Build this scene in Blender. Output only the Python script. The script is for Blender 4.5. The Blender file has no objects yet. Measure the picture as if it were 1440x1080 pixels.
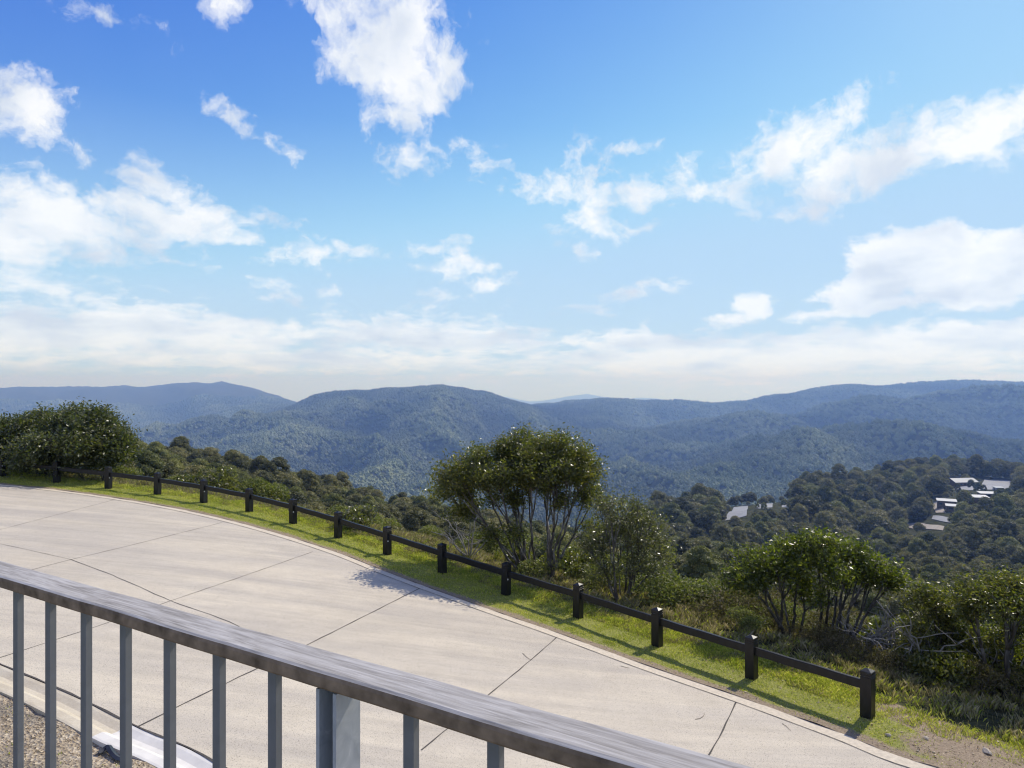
import bpy, bmesh, math, random
import numpy as np
from mathutils import Vector, Matrix
random.seed(7)
RNG = np.random.default_rng(11)
sc = bpy.context.scene
COL = sc.collection
F = 960.0                                   # focal length in photo pixels (photo 1440 wide)
AZ, EL = math.radians(44), math.radians(44.5)  # sun: right of the view direction, height
R = math.radians

# ------------------------------------------------------------------ helpers
def tag(o, label=None, cat=None, group=None, kind=None):
    if label: o['label'] = label
    if cat: o['category'] = cat
    if group: o['group'] = group
    if kind: o['kind'] = kind
    return o

def link(o, parent=None):
    COL.objects.link(o)
    if parent is not None: o.parent = parent
    return o

def empty(name, loc=(0, 0, 0), rz=0.0):
    o = bpy.data.objects.new(name, None)
    o.location = loc; o.rotation_euler = (0, 0, rz); o.empty_display_size = 0.2
    return link(o)

def mesh_obj(name, verts, faces, mat, parent=None, smooth=False, link_it=True):
    me = bpy.data.meshes.new(name)
    if isinstance(verts, np.ndarray) and isinstance(faces, np.ndarray):
        nv = len(verts); nf, k = faces.shape
        me.vertices.add(nv); me.vertices.foreach_set('co', verts.astype(np.float32).ravel())
        me.loops.add(nf * k); me.loops.foreach_set('vertex_index', faces.astype(np.int32).ravel())
        me.polygons.add(nf); me.polygons.foreach_set('loop_start', np.arange(0, nf * k, k, dtype=np.int32))
        me.update(calc_edges=True)
    else:
        me.from_pydata([tuple(v) for v in verts], [], [tuple(f) for f in faces]); me.update()
    if smooth:
        me.polygons.foreach_set('use_smooth', np.ones(len(me.polygons), dtype=bool))
    for m in (mat if isinstance(mat, (list, tuple)) else [mat]):
        me.materials.append(m)
    o = bpy.data.objects.new(name, me)
    return link(o, parent) if link_it else o

def set_color(me, cols, name='tint'):
    """per-vertex random tint value (a real colour difference from leaf to leaf)"""
    a = me.attributes.new(name, 'FLOAT', 'POINT')
    a.data.foreach_set('value', cols.astype(np.float32))

class MB:
    def __init__(self): self.v = []; self.f = []
    def add(self, vs, fs):
        b = len(self.v); self.v += [tuple(p) for p in vs]; self.f += [tuple(b + i for i in f) for f in fs]
    def box(self, c, size, rz=0.0, M=None):
        hx, hy, hz = size[0] / 2, size[1] / 2, size[2] / 2
        vs = [Vector((x, y, z)) for z in (-hz, hz) for y in (-hy, hy) for x in (-hx, hx)]
        T = M if M is not None else Matrix.Translation(c) @ Matrix.Rotation(rz, 4, 'Z')
        self.add([T @ v for v in vs], [(0, 2, 3, 1), (4, 5, 7, 6), (0, 1, 5, 4), (2, 6, 7, 3), (0, 4, 6, 2), (1, 3, 7, 5)])
    def obj(self, name, mat, parent=None, bevel=0.0, seg=2, smooth=False):
        me = bpy.data.meshes.new(name); me.from_pydata(self.v, [], self.f); me.update()
        if bevel:
            bm = bmesh.new(); bm.from_mesh(me)
            bmesh.ops.recalc_face_normals(bm, faces=bm.faces)
            bmesh.ops.bevel(bm, geom=list(bm.edges), offset=bevel, segments=seg, affect='EDGES', profile=0.6)
            bm.to_mesh(me); bm.free()
        if smooth: me.polygons.foreach_set('use_smooth', np.ones(len(me.polygons), dtype=bool))
        me.materials.append(mat)
        return link(bpy.data.objects.new(name, me), parent)

def smoothstep(x, a, b):
    t = np.clip((x - a) / (b - a), 0, 1); return t * t * (3 - 2 * t)

# numpy gradient noise
_P = RNG.permutation(512); _P = np.concatenate([_P, _P, _P])
_A = RNG.random(512) * 2 * np.pi
def perlin(x, y):
    xi = np.floor(x).astype(int); yi = np.floor(y).astype(int); xf = x - xi; yf = y - yi
    u = xf * xf * xf * (xf * (xf * 6 - 15) + 10); v = yf * yf * yf * (yf * (yf * 6 - 15) + 10)
    def g(ix, iy, dx, dy):
        a = _A[_P[(_P[ix & 511] + iy) & 511]]
        return np.cos(a) * dx + np.sin(a) * dy
    n00 = g(xi, yi, xf, yf); n10 = g(xi + 1, yi, xf - 1, yf)
    n01 = g(xi, yi + 1, xf, yf - 1); n11 = g(xi + 1, yi + 1, xf - 1, yf - 1)
    return ((n00 * (1 - u) + n10 * u) * (1 - v) + (n01 * (1 - u) + n11 * u) * v) * 1.4
def fbm(x, y, o=4):
    s = 0; a = 1.0
    for k in range(o): s = s + a * perlin(x * 2 ** k + 17.3 * k, y * 2 ** k - 9.1 * k); a *= 0.5
    return s
def ridged(x, y, o=3):
    s = 0; a = 1.0
    for k in range(o):
        s = s + a * (1 - 2 * np.abs(perlin(x * 2 ** k + 31.7 * k, y * 2 ** k + 5.3 * k))); a *= 0.5
    return s

# ------------------------------------------------------------------ materials
class NT:
    def __init__(self, mat):
        self.t = mat.node_tree; self.n = self.t.nodes; self.l = self.t.links
    def new(self, typ, **kw):
        nd = self.n.new(typ)
        for k, v in kw.items():
            if k.startswith('i_'):
                key = k[2:]
                nd.inputs[int(key) if key.isdigit() else key.replace('_', ' ')].default_value = v
            else: setattr(nd, k, v)
        return nd
    def link(self, a, b): self.l.new(a, b)
    def noise(self, vec, scale, detail=4, rough=0.55, dist=0.0):
        nd = self.new('ShaderNodeTexNoise'); nd.inputs['Scale'].default_value = scale
        nd.inputs['Detail'].default_value = detail; nd.inputs['Roughness'].default_value = rough
        nd.inputs['Distortion'].default_value = dist
        if vec is not None: self.link(vec, nd.inputs['Vector'])
        return nd.outputs['Fac']
    def ramp(self, fac, stops, interp='LINEAR'):
        nd = self.new('ShaderNodeValToRGB'); cr = nd.color_ramp; cr.interpolation = interp
        while len(cr.elements) < len(stops): cr.elements.new(0.5)
        for e, (p, c) in zip(cr.elements, stops):
            e.position = p; e.color = (c[0], c[1], c[2], 1) if isinstance(c, (tuple, list)) else (c, c, c, 1)
        self.link(fac, nd.inputs[0]); return nd.outputs[0]
    def math(self, op, a, b=None, clamp=False):
        nd = self.new('ShaderNodeMath', operation=op); nd.use_clamp = clamp
        for i, v in enumerate((a, b)):
            if v is None: continue
            if isinstance(v, (int, float)): nd.inputs[i].default_value = v
            else: self.link(v, nd.inputs[i])
        return nd.outputs[0]
    def mix(self, fac, a, b, mode='MIX'):
        nd = self.new('ShaderNodeMix', data_type='RGBA', blend_type=mode)
        for s, v in ((nd.inputs[0], fac), (nd.inputs[6], a), (nd.inputs[7], b)):
            if isinstance(v, (int, float)): s.default_value = v
            elif isinstance(v, tuple): s.default_value = (*v[:3], 1)
            else: self.link(v, s)
        return nd.outputs[2]
    def bump(self, h, strength, dist):
        nd = self.new('ShaderNodeBump'); nd.inputs['Strength'].default_value = strength
        nd.inputs['Distance'].default_value = dist; self.link(h, nd.inputs['Height']); return nd.outputs[0]

def new_mat(name):
    m = bpy.data.materials.new(name); m.use_nodes = True
    nt = NT(m); b = nt.n['Principled BSDF']
    return m, nt, b

def pos(nt):
    return nt.new('ShaderNodeNewGeometry').outputs['Position']
def objc(nt):
    return nt.new('ShaderNodeTexCoord').outputs['Object']

def m_simple(name, col, rough=0.6, metal=0.0, nscale=30, var=0.25, bump=0.0, coords=objc):
    m, nt, b = new_mat(name); v = coords(nt)
    n = nt.noise(v, nscale, 5)
    lo = tuple(c * (1 - var) for c in col); hi = tuple(min(1, c * (1 + var)) for c in col)
    nt.link(nt.ramp(n, [(0.3, lo), (0.7, hi)]), b.inputs['Base Color'])
    b.inputs['Roughness'].default_value = rough; b.inputs['Metallic'].default_value = metal
    if bump: nt.link(nt.bump(n, 0.6, bump), b.inputs['Normal'])
    return m

def m_foliage(name, cols, rough=0.45, trans=0.3, spec=0.5, wscale=0.9, attr=True, tcol=None, wcol=0.5):
    """leaf material: colour by per-leaf tint and slow world noise, some light passes through"""
    m, nt, b = new_mat(name)
    p = pos(nt)
    big = nt.noise(p, wscale, 3)
    if attr:
        a = nt.new('ShaderNodeAttribute', attribute_name='tint').outputs['Fac']
        f = nt.math('ADD', nt.math('MULTIPLY', a, 1 - wcol), nt.math('MULTIPLY', big, wcol))
    else:
        f = nt.math('ADD', nt.math('MULTIPLY', nt.noise(p, wscale * 9, 3), 1 - wcol), nt.math('MULTIPLY', big, wcol))
    col = nt.ramp(f, [(0.22 + 0.56 * i / (len(cols) - 1), c) for i, c in enumerate(cols)])
    nt.link(col, b.inputs['Base Color'])
    b.inputs['Roughness'].default_value = rough
    b.inputs['Specular IOR Level'].default_value = spec
    if trans:
        tr = nt.new('ShaderNodeBsdfTranslucent')
        tc = nt.mix(1.0, col, tcol or (1.6, 1.9, 0.6), 'MULTIPLY')
        nt.link(tc, tr.inputs['Color'])
        mx = nt.new('ShaderNodeMixShader'); mx.inputs[0].default_value = trans
        nt.link(b.outputs[0], mx.inputs[1]); nt.link(tr.outputs[0], mx.inputs[2])
        nt.link(mx.outputs[0], nt.n['Material Output'].inputs['Surface'])
    return m

M = {}
def build_materials():
    # exposed aggregate concrete
    m, nt, b = new_mat('aggregate_concrete'); p = pos(nt)
    big = nt.noise(p, 0.35, 5, 0.6); mid = nt.noise(p, 2.2, 5, 0.65); fine = nt.noise(p, 60, 3, 0.7)
    c1 = nt.ramp(big, [(0.3, (0.50, 0.435, 0.315)), (0.7, (0.60, 0.53, 0.395))])
    c2 = nt.mix(0.45, c1, nt.ramp(mid, [(0.3, (0.45, 0.385, 0.285)), (0.7, (0.66, 0.575, 0.43))]))
    # streaky wear along the driving direction
    mp = nt.new('ShaderNodeMapping'); mp.inputs['Rotation'].default_value = (0, 0, R(38)); mp.inputs['Scale'].default_value = (0.22, 1.6, 1)
    nt.link(p, mp.inputs['Vector'])
    st = nt.noise(mp.outputs[0], 1.0, 4, 0.6)
    c3 = nt.mix(nt.math('MULTIPLY', nt.ramp(st, [(0.35, 1.0), (0.62, 0.0)]), 0.48), c2, (0.31, 0.28, 0.245))
    vor = nt.new('ShaderNodeTexVoronoi'); vor.inputs['Scale'].default_value = 48; nt.link(p, vor.inputs['Vector'])
    sp = nt.math('MULTIPLY', nt.ramp(vor.outputs['Distance'], [(0.0, 1.0), (0.24, 0.9), (0.34, 0.0)]),
                 nt.ramp(nt.new('ShaderNodeSeparateColor').outputs[0] if False else nt.noise(vor.outputs['Color'], 3.0, 0), [(0.52, 0.0), (0.6, 1.0)]))
    c4 = nt.mix(nt.math('MULTIPLY', sp, 0.8), c3, (0.10, 0.088, 0.08))
    c5 = nt.mix(nt.math('MULTIPLY', nt.ramp(fine, [(0.45, 0.0), (0.62, 1.0)]), 0.3), c4, (0.62, 0.55, 0.46))
    c5 = nt.mix(nt.math('MULTIPLY', nt.ramp(fine, [(0.36, 1.0), (0.46, 0.0)]), 0.45), c5, (0.19, 0.17, 0.15))
    hug = nt.noise(p, 0.13, 3, 0.5); c5 = nt.mix(nt.math('MULTIPLY', nt.ramp(hug, [(0.4, 0.0), (0.6, 1.0)]), 0.20), c5, (0.30, 0.265, 0.215))
    mp9 = nt.new('ShaderNodeMapping'); mp9.inputs['Rotation'].default_value = (0, 0, R(33)); mp9.inputs['Scale'].default_value = (0.10, 3.2, 1); nt.link(p, mp9.inputs['Vector'])
    c5 = nt.mix(nt.math('MULTIPLY', nt.ramp(nt.noise(mp9.outputs[0], 1.0, 5, 0.7), [(0.45, 0.0), (0.65, 1.0)]), 0.22), c5, (0.22, 0.195, 0.165))
    stn = nt.noise(p, 1.1, 2, 0.4)
    c6 = nt.mix(nt.math('MULTIPLY', nt.ramp(stn, [(0.66, 0.0), (0.74, 1.0)]), 0.18), c5, (0.32, 0.28, 0.24))
    nt.link(c6, b.inputs['Base Color']); b.inputs['Roughness'].default_value = 0.85
    nt.link(nt.bump(fine, 0.5, 0.006), b.inputs['Normal']); M['road'] = m
    # edge strip: same mix, smoother and paler
    M['edge'] = m_simple('edge_concrete', (0.54, 0.465, 0.345), 0.85, 0, 18, 0.16, 0.003, pos)
    M['joint'] = m_simple('joint_sealant', (0.06, 0.052, 0.045), 0.9, 0, 40, 0.4, 0, pos)
    # kerb, tan with dirt
    m, nt, b = new_mat('tan_kerb_concrete'); p = pos(nt)
    n = nt.noise(p, 1.5, 5, 0.6); n2 = nt.noise(p, 40, 4)
    c = nt.ramp(n, [(0.3, (0.40, 0.33, 0.22)), (0.55, (0.54, 0.47, 0.34)), (0.75, (0.62, 0.56, 0.43))])
    nt.link(nt.mix(0.2, c, nt.ramp(n2, [(0.3, (0.2, 0.17, 0.13)), (0.7, (0.7, 0.63, 0.5))])), b.inputs['Base Color'])
    b.inputs['Roughness'].default_value = 0.8; M['kerb_old'] = m
    M['kerb_new'] = m_simple('new_kerb_concrete', (0.62, 0.59, 0.53), 0.8, 0, 5, 0.10, 0, pos)
    # verge soil / turf base
    m, nt, b = new_mat('turf_base'); p = pos(nt)
    at = nt.new('ShaderNodeAttribute', attribute_name='dirt').outputs['Fac']
    n = nt.noise(p, 1.3, 5, 0.6); n2 = nt.noise(p, 25, 4, 0.6); n3 = nt.noise(p, 90, 2)
    soil = nt.ramp(n2, [(0.25, (0.14, 0.10, 0.06)), (0.5, (0.28, 0.21, 0.135)), (0.75, (0.40, 0.32, 0.22))])
    soil = nt.mix(0.4, soil, nt.ramp(n3, [(0.3, (0.09, 0.07, 0.05)), (0.7, (0.42, 0.35, 0.27))]))
    turf = nt.ramp(n2, [(0.3, (0.15, 0.165, 0.04)), (0.7, (0.33, 0.32, 0.10))])
    f = nt.math('ADD', at, nt.math('MULTIPLY', nt.math('SUBTRACT', n, 0.5), 1.1), clamp=True)
    nt.link(nt.mix(nt.ramp(f, [(0.42, 0.0), (0.62, 1.0)]), turf, soil), b.inputs['Base Color'])
    b.inputs['Roughness'].default_value = 0.95; b.inputs['Specular IOR Level'].default_value = 0.1
    nt.link(nt.bump(n2, 0.8, 0.03), b.inputs['Normal']); M['turf'] = m
    # mulch bed by the house
    m, nt, b = new_mat('gravel_bed'); p = pos(nt)
    v = nt.new('ShaderNodeTexVoronoi'); v.inputs['Scale'].default_value = 26; nt.link(p, v.inputs['Vector'])
    n = nt.noise(p, 1.4, 4); n2 = nt.noise(v.outputs['Color'], 4, 1)
    c = nt.ramp(n2, [(0.3, (0.17, 0.13, 0.085)), (0.5, (0.32, 0.255, 0.17)), (0.7, (0.50, 0.42, 0.30))])
    nt.link(nt.mix(nt.ramp(n, [(0.45, 0.0), (0.6, 0.6)]), c, (0.13, 0.115, 0.09)), b.inputs['Base Color'])
    b.inputs['Roughness'].default_value = 0.95
    nt.link(nt.bump(v.outputs['Distance'], 1.0, 0.03), b.inputs['Normal']); M['bed'] = m
    # hills under the trees
    m, nt, b = new_mat('forest_floor'); p = pos(nt)
    n = nt.noise(p, 0.05, 6, 0.65); n2 = nt.noise(p, 0.6, 4)
    c = nt.ramp(n, [(0.3, (0.035, 0.042, 0.020)), (0.5, (0.062, 0.068, 0.034)), (0.72, (0.10, 0.098, 0.052))])
    nt.link(nt.mix(0.35, c, nt.ramp(n2, [(0.3, (0.03, 0.03, 0.018)), (0.7, (0.11, 0.105, 0.055))])), b.inputs['Base Color'])
    b.inputs['Roughness'].default_value = 1.0; b.inputs['Specular IOR Level'].default_value = 0.0
    nt.link(nt.bump(nt.noise(p, 0.03, 8, 0.7), 1.0, 9.0), b.inputs['Normal']); M['floor'] = m
    # black painted timber
    m, nt, b = new_mat('black_timber'); p = objc(nt)
    mp = nt.new('ShaderNodeMapping'); mp.inputs['Scale'].default_value = (6, 40, 3); nt.link(p, mp.inputs['Vector'])
    n = nt.noise(mp.outputs[0], 2.0, 5, 0.65)
    nt.link(nt.ramp(n, [(0.3, (0.006, 0.006, 0.0065)), (0.6, (0.011, 0.011, 0.0115)), (0.8, (0.022, 0.022, 0.022))]), b.inputs['Base Color'])
    b.inputs['Roughness'].default_value = 0.38; b.inputs['Specular IOR Level'].default_value = 0.35
    nt.link(nt.bump(n, 0.5, 0.004), b.inputs['Normal']); M['timber'] = m
    M['white'] = m_simple('white_reflector', (0.75, 0.75, 0.75), 0.3, 0, 5, 0.02)
    # weathered handrail: grain runs along local x
    m, nt, b = new_mat('weathered_timber'); p = objc(nt)
    mp = nt.new('ShaderNodeMapping'); mp.inputs['Scale'].default_value = (7, 120, 120); nt.link(p, mp.inputs['Vector'])
    g = nt.noise(mp.outputs[0], 1.0, 6, 0.65, 1.2)
    mp2 = nt.new('ShaderNodeMapping'); mp2.inputs['Scale'].default_value = (2.5, 14, 14); nt.link(p, mp2.inputs['Vector'])
    g2 = nt.noise(mp2.outputs[0], 1.5, 4, 0.6, 2.5); n = nt.noise(p, 9, 4)
    c = nt.ramp(g, [(0.34, (0.14, 0.128, 0.116)), (0.48, (0.31, 0.292, 0.27)), (0.62, (0.48, 0.46, 0.435))])
    c = nt.mix(0.45, c, nt.ramp(g2, [(0.35, (0.20, 0.185, 0.165)), (0.65, (0.45, 0.43, 0.405))]))
    c = nt.mix(nt.ramp(n, [(0.5, 0.0), (0.75, 0.25)]), c, (0.20, 0.17, 0.14))
    nt.link(c, b.inputs['Base Color']); b.inputs['Roughness'].default_value = 0.85; b.inputs['Specular IOR Level'].default_value = 0.2
    nt.link(nt.bump(g, 0.5, 0.0015), b.inputs['Normal']); M['rail'] = m
    M['rail_side'] = m_simple('shaded_brown_timber', (0.21, 0.15, 0.10), 0.95, 0, 30, 0.45, 0.001)  # brown side timber; its darker colour also holds the shade of those faces
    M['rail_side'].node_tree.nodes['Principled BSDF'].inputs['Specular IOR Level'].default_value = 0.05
    M['steel'] = m_simple('grey_powdercoat', (0.155, 0.155, 0.155), 0.5, 0.15, 25, 0.12)
    m, nt, b = new_mat('galvanised_steel'); p = objc(nt)
    n = nt.noise(p, 28, 5, 0.6, 1.0)
    nt.link(nt.ramp(n, [(0.3, (0.30, 0.315, 0.33)), (0.62, (0.40, 0.415, 0.43)), (0.75, (0.60, 0.61, 0.62))]), b.inputs['Base Color'])
    b.inputs['Metallic'].default_value = 0.25
    nt.link(nt.ramp(n, [(0.3, 0.5), (0.7, 0.35)]), b.inputs['Roughness']); M['galv'] = m
    # bark
    m, nt, b = new_mat('snow_gum_bark'); p = objc(nt)
    mp = nt.new('ShaderNodeMapping'); mp.inputs['Scale'].default_value = (3, 3, 0.8); nt.link(p, mp.inputs['Vector'])
    n = nt.noise(mp.outputs[0], 3.0, 5, 0.65, 0.8)
    nt.link(nt.ramp(n, [(0.35, (0.030, 0.024, 0.019)), (0.5, (0.075, 0.062, 0.05)), (0.6, (0.19, 0.17, 0.15)), (0.75, (0.36, 0.34, 0.31))]), b.inputs['Base Color'])
    b.inputs['Roughness'].default_value = 0.65; nt.link(nt.bump(n, 0.6, 0.01), b.inputs['Normal']); M['bark'] = m
    mb_ = M['bark'].copy(); mb_.name = 'dark_bark'
    for nd in mb_.node_tree.nodes:
        if nd.type == 'VALTORGB':
            for e_, c_ in zip(nd.color_ramp.elements, ((0.020, 0.016, 0.013), (0.045, 0.037, 0.030), (0.10, 0.088, 0.076), (0.24, 0.22, 0.20))): e_.color = (*c_, 1)
    M['bark_dark'] = mb_
    M['deadwood'] = m_simple('silvered_deadwood', (0.24, 0.225, 0.205), 0.8, 0, 12, 0.4)
    M['twig'] = m_simple('brown_twig', (0.09, 0.065, 0.045), 0.8, 0, 30, 0.3)
    # leaves
    M['leaf_gum'] = m_foliage('snow_gum_leaves', [(0.038, 0.045, 0.011), (0.079, 0.088, 0.019), (0.135, 0.131, 0.028), (0.213, 0.178, 0.047)], 0.37, 0.42, 0.6, 1.2)
    M['leaf_bright'] = m_foliage('fresh_gum_leaves', [(0.035, 0.046, 0.008), (0.075, 0.092, 0.013), (0.130, 0.144, 0.019), (0.208, 0.197, 0.038)], 0.37, 0.45, 0.6, 1.2)
    M['leaf_grey'] = m_foliage('grey_green_leaves', [(0.055, 0.060, 0.025), (0.094, 0.098, 0.041), (0.144, 0.139, 0.060), (0.210, 0.189, 0.098)], 0.37, 0.38, 0.6, 1.0)
    M['leaf_bush'] = m_foliage('dark_bush_leaves', [(0.037, 0.049, 0.017), (0.066, 0.079, 0.027), (0.107, 0.112, 0.043), (0.166, 0.153, 0.069)], 0.37, 0.36, 0.6, 0.8)
    M['leaf_red'] = m_foliage('russet_leaves', [(0.28, 0.05, 0.02), (0.40, 0.12, 0.03)], 0.4, 0.3)
    M['leaf_scrub'] = m_foliage('heath_leaves', [(0.075, 0.088, 0.028), (0.13, 0.145, 0.042), (0.20, 0.20, 0.066), (0.27, 0.245, 0.11)], 0.6, 0.3, 0.3, 0.35)
    M['leaf_brown'] = m_foliage('brown_heath_leaves', [(0.060, 0.050, 0.028), (0.105, 0.085, 0.045), (0.15, 0.125, 0.065), (0.20, 0.165, 0.10)], 0.7, 0.25, 0.2, 0.5)
    M['leaf_forest'] = m_foliage('forest_crown_leaves', [(0.059, 0.062, 0.025), (0.123, 0.124, 0.048), (0.210, 0.197, 0.075), (0.327, 0.282, 0.115)], 0.6, 0.18, 0.3, 0.035, tcol=(1.3, 1.4, 0.7))
    M['leaf_forest2'] = m_foliage('pale_crown_leaves', [(0.075, 0.083, 0.030), (0.143, 0.156, 0.048), (0.221, 0.225, 0.070), (0.312, 0.288, 0.100)], 0.6, 0.2, 0.3, 0.05, tcol=(1.3, 1.4, 0.7))
    M['leaf_far'] = m_foliage('distant_crown_leaves', [(0.052, 0.066, 0.036), (0.108, 0.128, 0.064), (0.185, 0.20, 0.105), (0.29, 0.285, 0.155)], 0.9, 0.0, 0.0, 0.0035, attr=False, wcol=0.5)
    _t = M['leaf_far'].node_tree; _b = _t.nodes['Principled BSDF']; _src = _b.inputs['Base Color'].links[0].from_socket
    _a = _t.nodes.new('ShaderNodeAttribute'); _a.attribute_type = 'INSTANCER'; _a.attribute_name = 'gully'
    _r = _t.nodes.new('ShaderNodeMapRange'); _r.inputs['From Min'].default_value = 0; _r.inputs['From Max'].default_value = 1; _r.inputs['To Min'].default_value = 1.30; _r.inputs['To Max'].default_value = 0.50  # crown colour scaled darker in gullies, paler on spurs
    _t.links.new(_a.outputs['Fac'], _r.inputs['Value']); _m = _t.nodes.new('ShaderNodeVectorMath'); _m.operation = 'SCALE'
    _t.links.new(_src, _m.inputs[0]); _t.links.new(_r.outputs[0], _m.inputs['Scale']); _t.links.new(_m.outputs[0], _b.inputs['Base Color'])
    for _nm in ('leaf_forest', 'leaf_forest2'):          # every tree its own tone of olive
        _t = M[_nm].node_tree; _rp = [q for q in _t.nodes if q.type == 'VALTORGB'][0]; _s0 = _rp.inputs[0].links[0].from_socket
        _oi = _t.nodes.new('ShaderNodeObjectInfo'); _q = _t.nodes.new('ShaderNodeMath'); _q.operation = 'MULTIPLY_ADD'; _q.inputs[1].default_value = 0.42; _q.inputs[2].default_value = -0.21
        _t.links.new(_oi.outputs['Random'], _q.inputs[0]); _w = _t.nodes.new('ShaderNodeMath'); _t.links.new(_s0, _w.inputs[0]); _t.links.new(_q.outputs[0], _w.inputs[1]); _t.links.new(_w.outputs[0], _rp.inputs[0])
    M['grass'] = m_foliage('green_grass', [(0.194, 0.235, 0.034), (0.327, 0.365, 0.054), (0.484, 0.470, 0.095), (0.701, 0.612, 0.224)], 0.5, 0.35, 0.3, 0.9, tcol=(1.3, 1.45, 0.6))
    M['drygrass'] = m_foliage('dry_grass', [(0.13, 0.145, 0.050), (0.22, 0.205, 0.10), (0.32, 0.285, 0.17), (0.46, 0.41, 0.28)], 0.6, 0.35, 0.2, 0.7, tcol=(1.2, 1.1, 0.7))
    M['rock'] = m_simple('tan_rock', (0.48, 0.41, 0.31), 0.9, 0, 14, 0.35, 0.02)
    M['litter'] = m_foliage('leaf_litter', [(0.270, 0.176, 0.091), (0.459, 0.338, 0.195), (0.675, 0.553, 0.364)], 0.7, 0.0, 0.3, 3.0)
    M['plastic'] = m_simple('black_plastic', (0.015, 0.015, 0.016), 0.35, 0, 20, 0.3)
    # village
    M['asphalt'] = m_simple('pale_car_park_asphalt', (0.23, 0.235, 0.245), 0.9, 0, 0.2, 0.15, 0, pos)
    M['gravel_road'] = m_simple('pale_gravel', (0.30, 0.26, 0.21), 0.9, 0, 0.5, 0.2, 0, pos)
    M['roof_pale'] = m_simple('pale_metal_roof', (0.30, 0.31, 0.33), 0.6, 0.0, 1.0, 0.06)
    M['roof_blue'] = m_simple('blue_grey_metal_roof', (0.09, 0.12, 0.18), 0.6, 0.0, 1.0, 0.08)
    M['wall_brown'] = m_simple('brown_boards', (0.12, 0.09, 0.07), 0.8, 0, 1.0, 0.2)
    M['wall_pale'] = m_simple('pale_render', (0.42, 0.40, 0.37), 0.8, 0, 1.0, 0.1)
    m, nt, b = new_mat('window_glass'); b.inputs['Base Color'].default_value = (0.03, 0.04, 0.05, 1); b.inputs['Roughness'].default_value = 0.08
    M['glass'] = m
    M['deck'] = m_simple('deck_boards', (0.16, 0.13, 0.10), 0.8, 0, 8, 0.3)
    M['meadow'] = m_foliage('meadow_grass', [(0.06, 0.08, 0.03), (0.10, 0.12, 0.04), (0.17, 0.15, 0.06)], 0.9, 0.0, 0.1, 0.08, attr=False)
build_materials()

# ------------------------------------------------------------------ ground shape
FX = np.array([5.7, 4.3, 2.9, 1.5, -0.1, -1.8, -3.4, -5.0, -6.7, -8.4, -10.3, -12.2, -14.1, -16.1, -18.1])
_posts_px = [(3, 671), (80, 678), (152.5, 687), (221.5, 696.8), (286.5, 707.2), (350.5, 722.0), (412, 736.5), (475.5, 756.3), (544.5, 780.5), (622, 804.5), (711.5, 836.7), (813, 870), (924, 910), (1057, 955), (1220, 1008)][::-1]
def solve_posts():
    D = 2.0; Y = 10.88; X = (1220 - 720) / F * Y; out = [(X, Y)]
    for p in _posts_px[1:]:
        k = (p[0] - 720) / F; a = k * k + 1; b = -2 * (k * X + Y); c = X * X + Y * Y - D * D
        d = b * b - 4 * a * c
        Y = (-b + math.sqrt(max(d, 0))) / (2 * a); X = k * Y; out.append((X, Y))
    return out
POSTS = solve_posts()
_z = np.array([-(p[1] - 540) / F * q[1] for p, q in zip(_posts_px, POSTS)])
_px = np.array([q[0] for q in POSTS]); _py = np.array([q[1] for q in POSTS])
_ab = (-0.100, -0.0125, -4.763)
_res = np.polyfit(_px, _z - (_ab[0] * _px + _ab[1] * _py + _ab[2]), 4)
def g(x, y):
    """height of the paved and mown ground near the house"""
    x = np.asarray(x, float); y = np.asarray(y, float)
    return _ab[0] * x + _ab[1] * y + _ab[2] + np.polyval(_res, np.clip(x, -18.2, 5.9))
def G(px, py):
    k = (px - 720) / F; m = -(py - 540) / F; Y = 15.0
    for _ in range(40):
        Y = 0.5 * Y + 0.5 * float(g(k * Y, Y)) / m
    return (k * Y, Y)

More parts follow.
